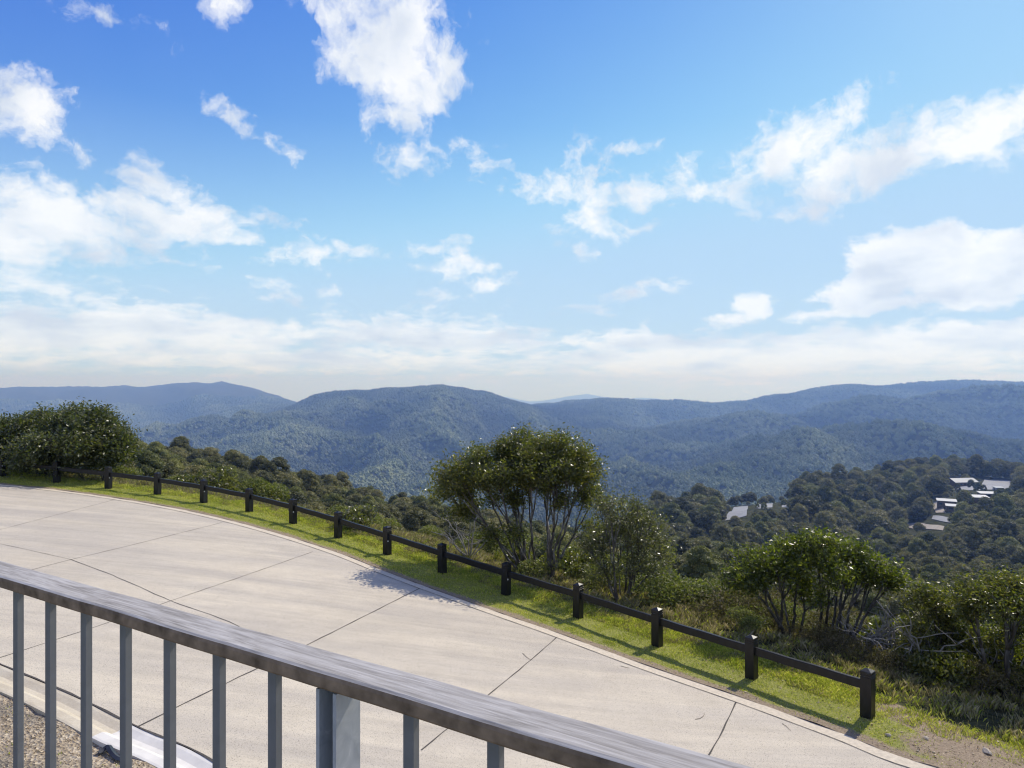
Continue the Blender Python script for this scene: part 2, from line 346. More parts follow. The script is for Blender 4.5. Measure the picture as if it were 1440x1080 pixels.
# far terrain: ground height seen under each direction, as (distance, image row) profiles
YN = np.array([12, 30, 60, 120, 200, 300, 450, 600, 750, 900, 1300, 2000, 2600, 3200, 4200, 5000, 6000, 9000, 14000, 20000, 26000, 60000], float)
TAB = {
 -600: [700, 680, 672, 668, 665, 670, 705, 760, 780, 790, 760, 700, 675, 655, 625, 605, 580, 549, 575, 572, 569, 566],
 0:    [700, 680, 672, 668, 664, 668, 705, 760, 780, 790, 760, 700, 675, 655, 630, 612, 590, 546, 575, 572, 569, 566],
 100: [705, 690, 694, 682, 664, 658, 700, 762, 780, 790, 760, 700, 675, 658, 630, 615, 596, 545, 575, 572, 569, 566],
 200: [720, 700, 702, 690, 664, 656, 700, 765, 785, 795, 762, 705, 678, 655, 622, 625, 605, 543, 575, 572, 569, 566],
 300: [745, 726, 728, 708, 680, 670, 712, 768, 788, 798, 765, 708, 675, 645, 603, 606, 585, 538, 575, 572, 569, 566],
 380: [765, 750, 748, 726, 700, 690, 724, 770, 790, 800, 768, 710, 672, 636, 590, 584, 575, 552, 575, 572, 569, 566],
 460: [795, 782, 770, 744, 716, 706, 735, 775, 792, 802, 768, 712, 675, 635, 584, 556, 575, 585, 578, 572, 569, 566],
 550: [825, 800, 782, 758, 738, 730, 752, 785, 800, 810, 770, 715, 678, 632, 572, 549, 568, 590, 578, 572, 569, 566],
 610: [835, 810, 788, 764, 746, 738, 768, 790, 800, 812, 770, 716, 680, 632, 570, 548, 566, 590, 578, 572, 569, 566],
 700:  [845, 822, 800, 778, 764, 764, 785, 795, 800, 808, 768, 714, 682, 645, 590, 560, 573, 588, 578, 573, 567, 568],
 780:  [860, 838, 818, 798, 782, 784, 790, 790, 795, 802, 766, 712, 682, 652, 606, 578, 571, 585, 578, 571, 563, 568],
 850:  [875, 850, 830, 808, 790, 788, 786, 778, 790, 800, 764, 710, 682, 655, 612, 585, 567, 583, 578, 572, 562, 568],
 930: [900, 868, 842, 816, 798, 784, 758, 736, 768, 795, 762, 705, 672, 650, 606, 620, 568, 583, 578, 573, 565, 568],
 1010: [920, 888, 860, 828, 806, 796, 752, 722, 716, 775, 760, 700, 655, 652, 600, 614, 572, 583, 578, 573, 567, 569],
 1090: [940, 905, 872, 842, 816, 806, 754, 712, 708, 750, 755, 695, 643, 650, 592, 604, 561, 583, 578, 573, 569, 569],
 1170: [955, 925, 885, 856, 826, 812, 768, 716, 690, 720, 745, 690, 632, 646, 584, 596, 548, 583, 578, 573, 570, 569],
 1250: [970, 945, 895, 866, 836, 818, 776, 730, 692, 676, 735, 685, 625, 640, 575, 588, 544, 583, 578, 573, 562, 569],
 1340: [985, 955, 905, 874, 842, 820, 760, 705, 684, 667, 725, 680, 618, 632, 566, 580, 541, 583, 576, 572, 542, 569],
 1440: [1000, 965, 910, 880, 846, 820, 758, 706, 688, 674, 720, 680, 614, 628, 562, 576, 542, 583, 578, 573, 566, 569],
 2040: [1000, 970, 915, 885, 850, 820, 770, 710, 690, 676, 715, 680, 612, 625, 562, 576, 545, 583, 578, 573, 570, 569],
}
_kx = np.array(sorted(TAB)); _tab = np.array([TAB[k] for k in sorted(TAB)], float)
_zt = -(_tab - 540) / F                       # z/Y
def _interp_pchip(xk, yk, x):
    """monotone cubic along last axis: xk (n), yk (...,n) -> evaluate at x (m) -> (...,m)"""
    h = np.diff(xk); d = np.diff(yk, axis=-1) / h
    m = np.zeros_like(yk)
    w1 = 2 * h[1:] + h[:-1]; w2 = h[1:] + 2 * h[:-1]
    with np.errstate(divide='ignore', invalid='ignore'):
        mm = (w1 + w2) / (w1 / d[..., :-1] + w2 / d[..., 1:])
    m[..., 1:-1] = np.where(d[..., :-1] * d[..., 1:] > 0, mm, 0)
    m[..., 0] = d[..., 0]; m[..., -1] = d[..., -1]
    i = np.clip(np.searchsorted(xk, x) - 1, 0, len(xk) - 2); t = (x - xk[i]) / h[i]
    t2 = t * t; t3 = t2 * t
    return ((2*t3 - 3*t2 + 1) * yk[..., i] + (t3 - 2*t2 + t) * h[i] * m[..., i] + (-2*t3 + 3*t2) * yk[..., i+1] + (t3 - t2) * h[i] * m[..., i+1])
_LY = np.linspace(math.log(12), math.log(60000), 420)
_PX = np.linspace(-600, 2040, 661)
_T1 = _interp_pchip(np.log(YN), _zt, _LY)             # (cols, LY)
_T2 = _interp_pchip(_kx.astype(float), _T1.T.copy(), _PX).T   # (PX, LY)
def ztab(x, y, want_rel=False):
    x = np.asarray(x, float); y = np.asarray(y, float)
    yy = np.maximum(y, 12.0)
    px = np.clip(720 + F * x / yy, -600, 2040)
    a = (px + 600) / 2640 * 660; b = (np.log(np.minimum(yy, 59999)) - _LY[0]) / (_LY[1] - _LY[0])
    i = np.clip(a.astype(int), 0, 659); j = np.clip(b.astype(int), 0, 418); fa = a - i; fb = b - j
    v = (_T2[i, j] * (1 - fa) * (1 - fb) + _T2[i + 1, j] * fa * (1 - fb) + _T2[i, j + 1] * (1 - fa) * fb + _T2[i + 1, j + 1] * fa * fb)
    z = v * yy
    # spurs and gullies on the mountains, gentler bumps nearer
    w = smoothstep(y, 1500, 2400) * (1 - 0.72 * smoothstep(y, 3900, 5000))
    wx = x + 260 * perlin(x / 1100 + 3, y / 1100); wy = y + 260 * perlin(x / 1100 - 7, y / 1100 + 9)
    rel = (ridged(wx / 800 + 0.30 * wy / 800, wy / 2100, 3) - 0.75)
    if want_rel: return rel
    z = z + w * rel * 105 + w * 16 * fbm(x / 160, y / 160, 3)
    w2 = smoothstep(y, 150, 350) * (1 - smoothstep(y, 1500, 2600))
    z = z + w2 * 3.0 * fbm(x / 90, y / 90, 3)
    pf = 720 + F * x / yy
    rowf = np.interp(pf, [560, 640, 680, 720, 750, 780, 800, 825, 850, 880, 900, 925, 960, 1000, 1020, 1040, 1080, 1290, 1315, 1330, 1345, 1370], [568, 557, 553, 560, 566, 561, 557, 554, 559, 562, 559, 560, 566, 568, 564, 563, 572, 545, 537, 534, 537, 545])
    wr = np.exp(-((yy - 25000) / 1700.0) ** 2)
    z = z * (1 - wr) + wr * (-(rowf - 540) / F * yy)
    wf = 0.35 * smoothstep(y, 15000, 22000)
    z = z + wf * 70 * fbm(x / 2600, y / 5200, 4)
    return z

# fence line continued both ways, used for the edge of the level ground
FL = np.array([(16.5, -1.0), (12.0, 4.2), (8.6, 8.0)] + POSTS + [(-22, 24.6), (-30, 24.2), (-45, 22)], float)
def catmull(P, n):
    P = np.asarray(P, float); Q = np.vstack([2 * P[0] - P[1], P, 2 * P[-1] - P[-2]]); out = []
    for i in range(1, len(Q) - 2):
        for t in np.linspace(0, 1, n, endpoint=False):
            a, b, c, d = Q[i - 1], Q[i], Q[i + 1], Q[i + 2]
            out.append(0.5 * ((2 * b) + (-a + c) * t + (2*a - 5*b + 4*c - d) * t*t + (-a + 3*b - 3*c + d) * t**3))
    out.append(P[-1]); return np.array(out)
def resample(P, step):
    P = np.asarray(P, float); s = np.concatenate([[0], np.cumsum(np.linalg.norm(np.diff(P, axis=0), axis=1))])
    n = max(2, int(s[-1] / step)); t = np.linspace(0, s[-1], n)
    return np.stack([np.interp(t, s, P[:, k]) for k in range(P.shape[1])], 1), t
FLS = catmull(FL, 6)
def sdist(x, y):
    """signed distance to the fence line, positive downhill of it"""
    x = np.asarray(x, float).ravel(); y = np.asarray(y, float).ravel()
    best = np.full(x.shape, 1e9); sg = np.zeros(x.shape)
    for a, b in zip(FLS[:-1], FLS[1:]):
        d = b - a; L2 = d @ d
        t = np.clip(((x - a[0]) * d[0] + (y - a[1]) * d[1]) / L2, 0, 1)
        qx = x - a[0] - t * d[0]; qy = y - a[1] - t * d[1]; dd = qx * qx + qy * qy
        cr = d[0] * qy - d[1] * qx
        u = dd < best; best = np.where(u, dd, best); sg = np.where(u, -np.sign(cr), sg)
    return np.sqrt(best) * sg
def terrain(x, y):
    x = np.asarray(x, float); y = np.asarray(y, float); shp = x.shape
    near = (y < 120).ravel()
    z = ztab(x, y).ravel()
    xs, ys = x.ravel()[near], y.ravel()[near]
    sd = sdist(xs, ys)
    w = smoothstep(sd, 0.9, 10.0 - 2.0 * smoothstep(-xs, 3.0, 9.0))
    gg = g(np.clip(xs, -60, 40), np.clip(ys, -20, 60))
    lump = 0.12 * fbm(xs / 1.7, ys / 1.7, 3) * smoothstep(sd, 1.2, 4)
    z[near] = gg * (1 - w) + z[near] * w - 0.05 - 0.12 * (1 - smoothstep(sd, -2.5, -1.2)) + lump
    return z.reshape(shp)

# signs check: uphill side must be negative
if sdist(np.array([0.0]), np.array([8.0]))[0] > 0:
    _old = sdist
    def sdist(x, y, _o=_old): return -_o(x, y)

# ------------------------------------------------------------------ hills (one ground sheet to the horizon)
def build_hills():
    us = np.linspace(-1.55, 1.55, 640)
    ys = np.concatenate([np.linspace(-14.5, 10, 30), np.exp(np.linspace(math.log(10.3), math.log(31000), 540))])
    U, Yg = np.meshgrid(us, ys); X = U * (Yg + 15)
    Z = terrain(X, Yg)
    v = np.stack([X, Yg, Z], -1).reshape(-1, 3)
    nr, nc = Yg.shape
    i = (np.arange(nr - 1)[:, None] * nc + np.arange(nc - 1)[None, :]).ravel()
    f = np.stack([i, i + 1, i + nc + 1, i + nc], 1)
    o = mesh_obj('hills', v, f, M['floor'], smooth=True); tag(o, kind='structure')
build_hills()

# ------------------------------------------------------------------ road, joints, verge, kerb
EDGE_FAR = [(26, -9.5), (18, -1.6), (12.6, 4.3), (8.9, 7.4)] + [G(*p) for p in [(1320, 1080), (1180, 1030), (1040, 980), (910, 936), (788, 891.5), (700, 861), (600, 825.5), (540, 803), (480, 779), (400, 753), (320, 731), (240, 713.5), (160, 700), (80, 689), (0, 681)]] + [(-22, 22.7), (-30, 21.8), (-45, 19)]
EDGE_NEAR = [(18, -16), (10.5, -6.5), (6.0, -0.2), (2.6, 3.9), (-0.6, 6.4)] + [G(*p) for p in [(300, 1070), (195, 1023), (95, 974), (0, 934)]] + [(-10.5, 11.3), (-15, 12.4), (-21, 12.9), (-30, 12.2), (-45, 9)]
EF, _ = resample(catmull(EDGE_FAR, 8), 0.25); EN, _ = resample(catmull(EDGE_NEAR, 8), 0.25)
def same_n(P, n):
    s = np.concatenate([[0], np.cumsum(np.linalg.norm(np.diff(P, axis=0), axis=1))])
    t = np.linspace(0, s[-1], n); return np.stack([np.interp(t, s, P[:, k]) for k in range(2)], 1)
def normals(P):
    d = np.gradient(P, axis=0); d /= np.linalg.norm(d, axis=1)[:, None]
    return np.stack([d[:, 1], -d[:, 0]], 1)      # right of travel
def grid_sheet(name, A, B, m, mat, dz=0.0, zf=g, parent=None):
    n = len(A); t = np.linspace(0, 1, m)[None, :, None]
    P = A[:, None, :] * (1 - t) + B[:, None, :] * t
    Z = zf(P[..., 0], P[..., 1]) + dz
    v = np.concatenate([P, Z[..., None]], -1).reshape(-1, 3)
    i = (np.arange(n - 1)[:, None] * m + np.arange(m - 1)[None, :]).ravel()
    f = np.stack([i, i + 1, i + m + 1, i + m], 1)
    o = mesh_obj(name, v, f, mat, parent, smooth=True)
    # faces up
    if o.data.polygons[0].normal.z < 0:
        o.data.flip_normals()
    return o
NR = 420
ef = same_n(EF, NR); en = same_n(EN, NR)
nf_ = normals(ef)
if (nf_[NR // 2] @ (en[NR // 2] - ef[NR // 2])) < 0: nf_ = -nf_      # toward the road
tag(grid_sheet('road', ef, en, 50, M['road'], 0.0), kind='structure')
strip_w = 0.24
tag(grid_sheet('road_edge_strip', ef, ef + nf_ * strip_w, 3, M['edge'], 0.004), kind='structure')

def ribbon(mb, P, w, dz=0.004, wob=0.004):
    P, _ = resample(P, 0.25); n = len(P)
    if n < 2: return
    N = normals(P); wv = w * (1 + 0.35 * np.sin(np.arange(n) * 1.7)); off = RNG.normal(0, wob, n)[:, None] * N
    L = P + off + N * wv[:, None] / 2; Rr = P + off - N * wv[:, None] / 2
    z1 = g(L[:, 0], L[:, 1]) + dz; z2 = g(Rr[:, 0], Rr[:, 1]) + dz
    vs = [(*L[i], z1[i]) for i in range(n)] + [(*Rr[i], z2[i]) for i in range(n)]
    mb.add(vs, [(i, n + i, n + i + 1, i + 1) for i in range(n - 1)])
mb = MB()
J = [([(597, 824), (520, 863), (440, 903), (303, 968), (194, 1022)], 0.020), ([(788, 892), (740, 934), (690, 975), (592, 1055)], 0.017),
     ([(1039, 980), (1020, 1020), (998, 1060), (970, 1110)], 0.020), ([(440, 776), (340, 811), (240, 845), (160, 873), (80, 899), (0, 925)], 0.012),
     ([(312, 735), (200, 763), (100, 787), (50, 800), (-60, 830)], 0.012), ([(160, 703), (80, 724), (0, 745), (-90, 765)], 0.010)]
for pts, w in J:
    ribbon(mb, np.array([G(*p) for p in pts]), w)
ribbon(mb, catmull([G(*p) for p in [(-90, 750), (0, 765), (100, 787)]], 6), 0.009)
ribbon(mb, catmull([G(*p) for p in [(100, 787), (170, 814), (240, 845), (330, 878), (395, 925)]], 6), 0.016)
ribbon(mb, ef + nf_ * (strip_w + 0.006), 0.012, 0.008, 0.001)
ribbon(mb, en, 0.030, 0.006, 0.006)
for f_ in (0.16, 0.27, 0.70, 0.80):
    k = int(f_ * NR); ribbon(mb, np.array([ef[k], en[k]]), 0.016)
tag(mb.obj('road_joints', M['joint']), kind='structure')

# verge sheet from the road edge to just past the fence
fl = same_n(resample(FLS, 0.25)[0], NR)
# match by nearest arc: project far-edge points outward to a line 1.5 m beyond the fence
def nearest_offset(P, Nn, want):
    """march from P along -Nn until sdist reaches want"""
    out = []
    for p, n in zip(P, Nn):
        t = np.linspace(0, 9, 181); q = p[None] - n[None] * t[:, None]
        s = sdist(q[:, 0], q[:, 1]); k = np.argmax(s > want) if (s > want).any() else 60
        out.append(q[k])
    return np.array(out)
vo = nearest_offset(ef, nf_, 1.5)
def verge_z(x, y):
    x = np.asarray(x); y = np.asarray(y)
    sd = sdist(x, y).reshape(x.shape)
    t = terrain(x, y)
    w = smoothstep(sd, 0.3, 1.5)
    gg = g(x, y) + 0.015 * fbm(x / 0.5, y / 0.5, 3) + 0.01
    return gg * (1 - w) + (t - 0.02) * w
vg = grid_sheet('verge', ef + nf_ * 0.01, vo, 26, M['turf'], 0.0, verge_z); tag(vg, kind='structure')
def dirt_at(x, y):
    """0 = turf, 1 = bare soil"""
    x = np.asarray(x, float); y = np.asarray(y, float)
    d = np.full(x.shape, 9.0)
    for k in range(0, NR, 1):
        d = np.minimum(d, np.hypot(x - ef[k, 0], y - ef[k, 1]))
    e = 1 - smoothstep(d, 0.04, 0.40)                      # trampled soil beside the concrete
    r = smoothstep(x - 0.3 * (y - 10), 5.35, 6.0)         # bare ground past the last post
    n = 0.5 + 0.55 * fbm(x / 0.8 + 5, y / 0.8, 3)
    right = r * smoothstep(3.2 - d, 0.3, 1.2) * (0.4 + 0.9 * n)
    patch = 0.30 * smoothstep(x, -1.0, 4.0)
    return np.clip(np.maximum(np.maximum(e * 0.85, right), patch * n * 1.2), 0, 1)
_n = len(vg.data.vertices); _c = np.empty(_n * 3, np.float32); vg.data.vertices.foreach_get('co', _c); _c = _c.reshape(-1, 3)
set_color(vg.data, dirt_at(_c[:, 0], _c[:, 1]), 'dirt')

# kerb with dished gutter on the house side
nn = normals(en)
if (nn[NR // 2] @ (ef[NR // 2] - en[NR // 2])) > 0: nn = -nn         # toward the house
prof = [(0.015, 0.0), (0.06, -0.005), (0.16, -0.035), (0.24, -0.03), (0.30, 0.02), (0.36, 0.05), (0.47, 0.055), (0.50, 0.05), (0.50, -0.12)]
def kerb(name, i0, i1, mat):
    vs, fs = [], []; m = len(prof)
    for i in range(i0, i1 + 1):
        z0 = float(g(en[i, 0], en[i, 1]))
        for d, h in prof:
            q = en[i] + nn[i] * d; vs.append((q[0], q[1], z0 + h))
    n = i1 - i0 + 1
    for i in range(n - 1):
        for j in range(m - 1):
            a = i * m + j; fs.append((a, a + 1, a + m + 1, a + m))
    for e_, rev in ((0, False), (n - 1, True)):
        b_ = e_ * m
        fs.append(tuple(range(b_, b_ + m)) if not rev else tuple(range(b_ + m - 1, b_ - 1, -1)))
    o = mesh_obj(name, vs, fs, mat); 
    if o.data.polygons[len(o.data.polygons) // 2].normal.z < 0: o.data.flip_normals()
    return o
q = np.array(G(196, 1023)); ks = int(np.argmin(np.hypot(en[:, 0] - q[0], en[:, 1] - q[1])))
tag(kerb('kerb', ks + 1, NR - 1, M['kerb_old']), kind='structure')
tag(kerb('kerb', 60, ks + 1, M['kerb_new']), kind='structure')

# gravel bed between kerb and house
bed_o = en + nn * 7.0
def bed_z(x, y): return g(x, y) - 0.02 + 0.05 * fbm(np.asarray(x) / 0.9, np.asarray(y) / 0.9, 3)
tag(grid_sheet('gravel_bed', en + nn * 0.495, en + nn * 6.0, 40, M['bed'], 0.0, bed_z), kind='structure')

# ------------------------------------------------------------------ fence
TOPH = 0.79
def post_mesh(reflect):
    s = 0.085; root = None
    mb = MB()
    lev = [(-0.35, s), (0.66, s), (0.664, s - 0.006), (0.674, s - 0.006), (0.678, s), (0.70, s), (0.704, s - 0.006), (0.714, s - 0.006), (0.718, s), (0.745, s), (0.755, s - 0.004), (TOPH, 0.006)]
    vs = [];
    for z, r in lev: vs += [(-r, -r, z), (r, -r, z), (r, r, z), (-r, r, z)]
    fs = [(3, 2, 1, 0)]
    for k in range(len(lev) - 1):
        b = k * 4
        for j in range(4): fs.append((b + j, b + (j + 1) % 4, b + 4 + (j + 1) % 4, b + 4 + j))
    b = (len(lev) - 1) * 4; fs.append((b, b + 1, b + 2, b + 3))
    mb.add(vs, fs); return mb
fence = empty('post_and_rail_fence', (POSTS[0][0], POSTS[0][1], float(g(*POSTS[0]))))
tag(fence, 'low black timber post and rail fence curving along the grass verge of the road', 'fence')
f0 = Vector(fence.location)
allp = POSTS + [(-20.1, 25.2), (-22.1, 25.15)]
zs = [float(g(*p)) + 0.0 for p in allp]
pm = post_mesh(False).obj('post', M['timber'], fence)
me_post = pm.data
tangs = []
for i, p in enumerate(allp):
    a = allp[max(0, i - 1)]; b = allp[min(len(allp) - 1, i + 1)]
    tangs.append(math.atan2(a[1] - b[1], a[0] - b[0]))
# white disc
rb = bmesh.new(); bmesh.ops.create_cone(rb, cap_ends=True, segments=14, radius1=0.021, radius2=0.018, depth=0.008)
rme = bpy.data.meshes.new('reflector'); rb.to_mesh(rme); rb.free(); rme.materials.append(M['white'])
for i, p in enumerate(allp):
    o = pm if i == 0 else pm.copy()
    if i: link(o, fence)
    o.location = Vector((p[0], p[1], zs[i])) - f0
    tilt = random.gauss(0, 0.008)
    o.rotation_euler = (tilt, random.gauss(0, 0.010), tangs[i] + random.gauss(0, 0.02))
    if i % 2 == 0 and i not in (0, 2):
        r = bpy.data.objects.new('reflector', rme); link(r, o)
        r.location = (0.088, -0.055, 0.39); r.rotation_euler = (0, R(90), 0)
for i in range(len(allp) - 1):
    A = Vector((*allp[i], zs[i])); B = Vector((*allp[i + 1], zs[i + 1])); d = (A - B); L = d.length
    mbx = MB(); hl = (L - 0.155) / 2; hy = 0.034; n = 10
    vs = []
    for k in range(n + 1):
        x = -hl + 2 * hl * k / n; w = 0.0035 * math.sin(k * 1.3 + i)
        for y, z in ((-hy, -0.070), (hy, -0.070), (hy, 0.062), (hy - 0.009, 0.071), (-hy + 0.009, 0.071), (-hy, 0.062)):
            vs.append((x, y, z + w))
    fs = [tuple(range(5, -1, -1)), tuple(n * 6 + j for j in range(6))]
    for k in range(n):
        for j in range(6): fs.append((k * 6 + j, k * 6 + (j + 1) % 6, k * 6 + 6 + (j + 1) % 6, k * 6 + 6 + j))
    mbx.add(vs, fs)
    o = mbx.obj('rail', M['timber'], fence)
    d.normalize()
    o.location = (A + B) / 2 + Vector((0, 0, 0.52)) - f0
    o.rotation_euler = (0, -math.asin(d.z), math.atan2(d.y, d.x))

# ------------------------------------------------------------------ balustrade
HR = 0.37                                            # handrail top below the camera
def rail_pt(px, row):
    Y = F * HR / (row - 540); return Vector(((px - 720) / F * Y, Y, -HR))
PA = rail_pt(0, 787.0); PB = rail_pt(1000, 1060.0)   # far top edge of the handrail
d = (PB - PA).normalized(); nrm = Vector((-d.y, d.x, 0)); nrm = nrm if nrm.y > 0 else -nrm
rz = math.atan2(d.y, d.x)
C0 = PA - nrm * 0.0300
bal = empty('balcony_balustrade', (C0.x, C0.y, -HR - 1.02), rz)
tag(bal, 'grey metal balustrade with weathered timber handrail across the near foreground', 'balustrade')
x0, x1 = -1.9, 2.9; Z0 = 1.02
vs = []; fs = []; n = 60; ring = []
W, T = 0.031, 0.0215
for k in range(9):                                    # rounded top
    a = math.pi * k / 8; ring.append((W * math.cos(a) * (1 if abs(math.cos(a)) < 0.98 else 1), 0))
ring = [(-W + .002, -T), (-W, -T + .003), (-W, -0.006), (-W + .0018, -0.002), (-W + .006, 0.0), (W - .006, 0.0), (W - .0018, -0.002), (W, -0.006), (W, -T + .003), (W - .002, -T)]
m = len(ring)
for k in range(n + 1):
    x = x0 + (x1 - x0) * k / n; wob = 0.0006 * math.sin(k * 0.9) 
    for (y, z) in ring: vs.append((x, y + wob, Z0 + z + 0.0004 * math.sin(k * 1.7)))
for k in range(n):
    for j in range(m): fs.append((k * m + j, k * m + (j + 1) % m, (k + 1) * m + (j + 1) % m, (k + 1) * m + j))
fs += [tuple(range(m - 1, -1, -1)), tuple(n * m + j for j in range(m))]
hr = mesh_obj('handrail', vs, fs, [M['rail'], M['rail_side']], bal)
_zt2 = np.mean([pl.normal.z for pl in hr.data.polygons if pl.center.z > Z0 - .0015])
if _zt2 < 0: hr.data.flip_normals()
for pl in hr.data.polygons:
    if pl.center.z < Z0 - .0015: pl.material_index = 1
mb = MB(); mb.box((0.5, 0, Z0 - T - 0.0035), (4.7, 0.030, 0.005)); mb.obj('top_flat_bar', M['steel'], bal)
mb = MB(); mb.box((0.5, 0, 0.08), (4.7, 0.030, 0.010)); mb.obj('bottom_rail', M['steel'], bal)
# baluster spots from the photo: left edges along the handrail
mb = MB(); mb.box((0, 0, (Z0 - T - 0.007 + 0.085) / 2), (0.0165, 0.0125, Z0 - T - 0.007 - 0.085))
b0 = mb.obj('baluster', M['steel'], bal, bevel=0.001, seg=1)
def loc_x(px):                                       # where the view through px crosses the balustrade line
    u = (px - 720) / F; c = Vector((C0.x, C0.y)); dd = Vector((d.x, d.y))
    # (c.x + t dd.x) = u (c.y + t dd.y)
    return (u * c.y - c.x) / (dd.x - u * dd.y)
xa = loc_x(26); xb = loc_x(697); pitch = (xb - xa) / 9
print('baluster pitch', pitch)
post_k = 7
first = True
for k in range(-13, 28):
    x = xa + k * pitch
    if k % 17 == post_k or x < x0 + 0.1 or x > x1 - 0.1: continue
    o = b0 if first else b0.copy()
    if not first: link(o, bal)
    first = False; o.location = (x, 0, 0)
# C-section post
def cpost(x):
    mb = MB(); h0, h1 = -0.10, Z0 - T - 0.006; H = h1 - h0; zc = (h0 + h1) / 2
    w, dp, t = 0.036, 0.044, 0.006
    mb.box((0, dp / 2 - t / 2, zc), (w - 2 * t - .0004, t, H))
    mb.box((-w / 2 + t / 2, 0, zc), (t, dp, H)); mb.box((w / 2 - t / 2, 0, zc), (t, dp, H))
    o = mb.obj('post', M['galv'], bal); o.location = (x, 0, 0)
for k in (post_k, post_k - 17):
    cpost(xa + k * pitch + (0.0 if k > 0 else 0))
# balcony floor under the camera
mb = MB()
for k in range(14): mb.box((0.5, 0.05 - 0.06 - k * 0.145, -0.02), (4.8, 0.138, 0.03))
mb.box((0.5, 0.075, -0.12), (4.8, 0.04, 0.24))
dk = mb.obj('balcony_floor', M['deck']); dk.matrix_world = Matrix.Translation((C0.x, C0.y, -HR - 1.02 - 0.11)) @ Matrix.Rotation(rz, 4, 'Z')
tag(dk, kind='structure')

# ------------------------------------------------------------------ foliage tools
def W(px, py, Y):
    return np.array([(px - 720) / F * Y, Y, -(py - 540) / F * Y])
def unit(v): return v / np.maximum(np.linalg.norm(v, axis=-1, keepdims=True), 1e-9)
def leaf_quads(P, L, ratio=0.32, up=0.0, droop=0.0, rng=RNG, fold=0.12):
    n = len(P); a = rng.normal(0, 1, (n, 3)); a[:, 2] = a[:, 2] * 0.8 + up - droop; a = unit(a)
    r = rng.normal(0, 1, (n, 3)); s = unit(np.cross(a, r)); nn_ = np.cross(a, s)
    L = np.broadcast_to(L, (n,))[:, None]; Wd = L * ratio
    v = np.stack([P - a * L / 2, P + s * Wd / 2 + nn_ * L * fold, P + a * L / 2, P - s * Wd / 2 + nn_ * L * fold], 1).reshape(-1, 3)
    f = np.arange(n * 4).reshape(-1, 4)
    return v, f
def leaf_obj(name, P, L, mat, parent=None, ratio=0.32, up=0.0, droop=0.0, fold=0.12, extra=None, loc=None, link_it=True):
    v, f = leaf_quads(P, L, ratio, up, droop, fold=fold)
    t = np.repeat(RNG.random(len(P)), 4)
    if extra is not None:
        ev, ef_ = extra
        f = np.concatenate([f, np.array(ef_) + len(v)]) if ef_.shape[1] == 4 else f
        v = np.concatenate([v, ev]); t = np.concatenate([t, RNG.random(len(ev)) * 0.3])
    o = mesh_obj(name, v, f, mat, parent, link_it=link_it); set_color(o.data, t)
    return o
def tube(mb, P, r, k=6):
    P = np.asarray(P, float); n = len(P); T = unit(np.gradient(P, axis=0))
    ref = np.array([0.31, 0.95, 0.05]); A = unit(np.cross(T, ref)); B = np.cross(T, A)
    ang = np.linspace(0, 2 * np.pi, k, endpoint=False)
    r = np.broadcast_to(r, (n,))
    V = P[:, None] + r[:, None, None] * (np.cos(ang)[None, :, None] * A[:, None] + np.sin(ang)[None, :, None] * B[:, None])
    fs = [(i * k + j, i * k + (j + 1) % k, (i + 1) * k + (j + 1) % k, (i + 1) * k + j) for i in range(n - 1) for j in range(k)]
    fs.append(tuple(range(k - 1, -1, -1))); fs.append(tuple((n - 1) * k + j for j in range(k)))
    mb.add(V.reshape(-1, 3), fs)
def limb(a, b, n, wob, rng, sag=0.0):
    a = np.asarray(a, float); b = np.asarray(b, float); t = np.linspace(0, 1, n)[:, None]
    L = np.linalg.norm(b - a); w = rng.normal(0, wob * L, (n, 3)); w[0] = w[-1] = 0
    w = np.cumsum(w, 0) * 0.5; w = w - t * w[-1]
    P = a + (b - a) * t + w; P[:, 2] += sag * L * (4 * t * (1 - t))[:, 0]
    return P
def kmeans(P, k, rng, it=8):
    c = P[rng.choice(len(P), k, replace=False)]
    for _ in range(it):
        l = np.argmin(((P[:, None] - c[None]) ** 2).sum(-1), 1)
        c = np.array([P[l == j].mean(0) if (l == j).any() else c[j] for j in range(k)])
    return l, c
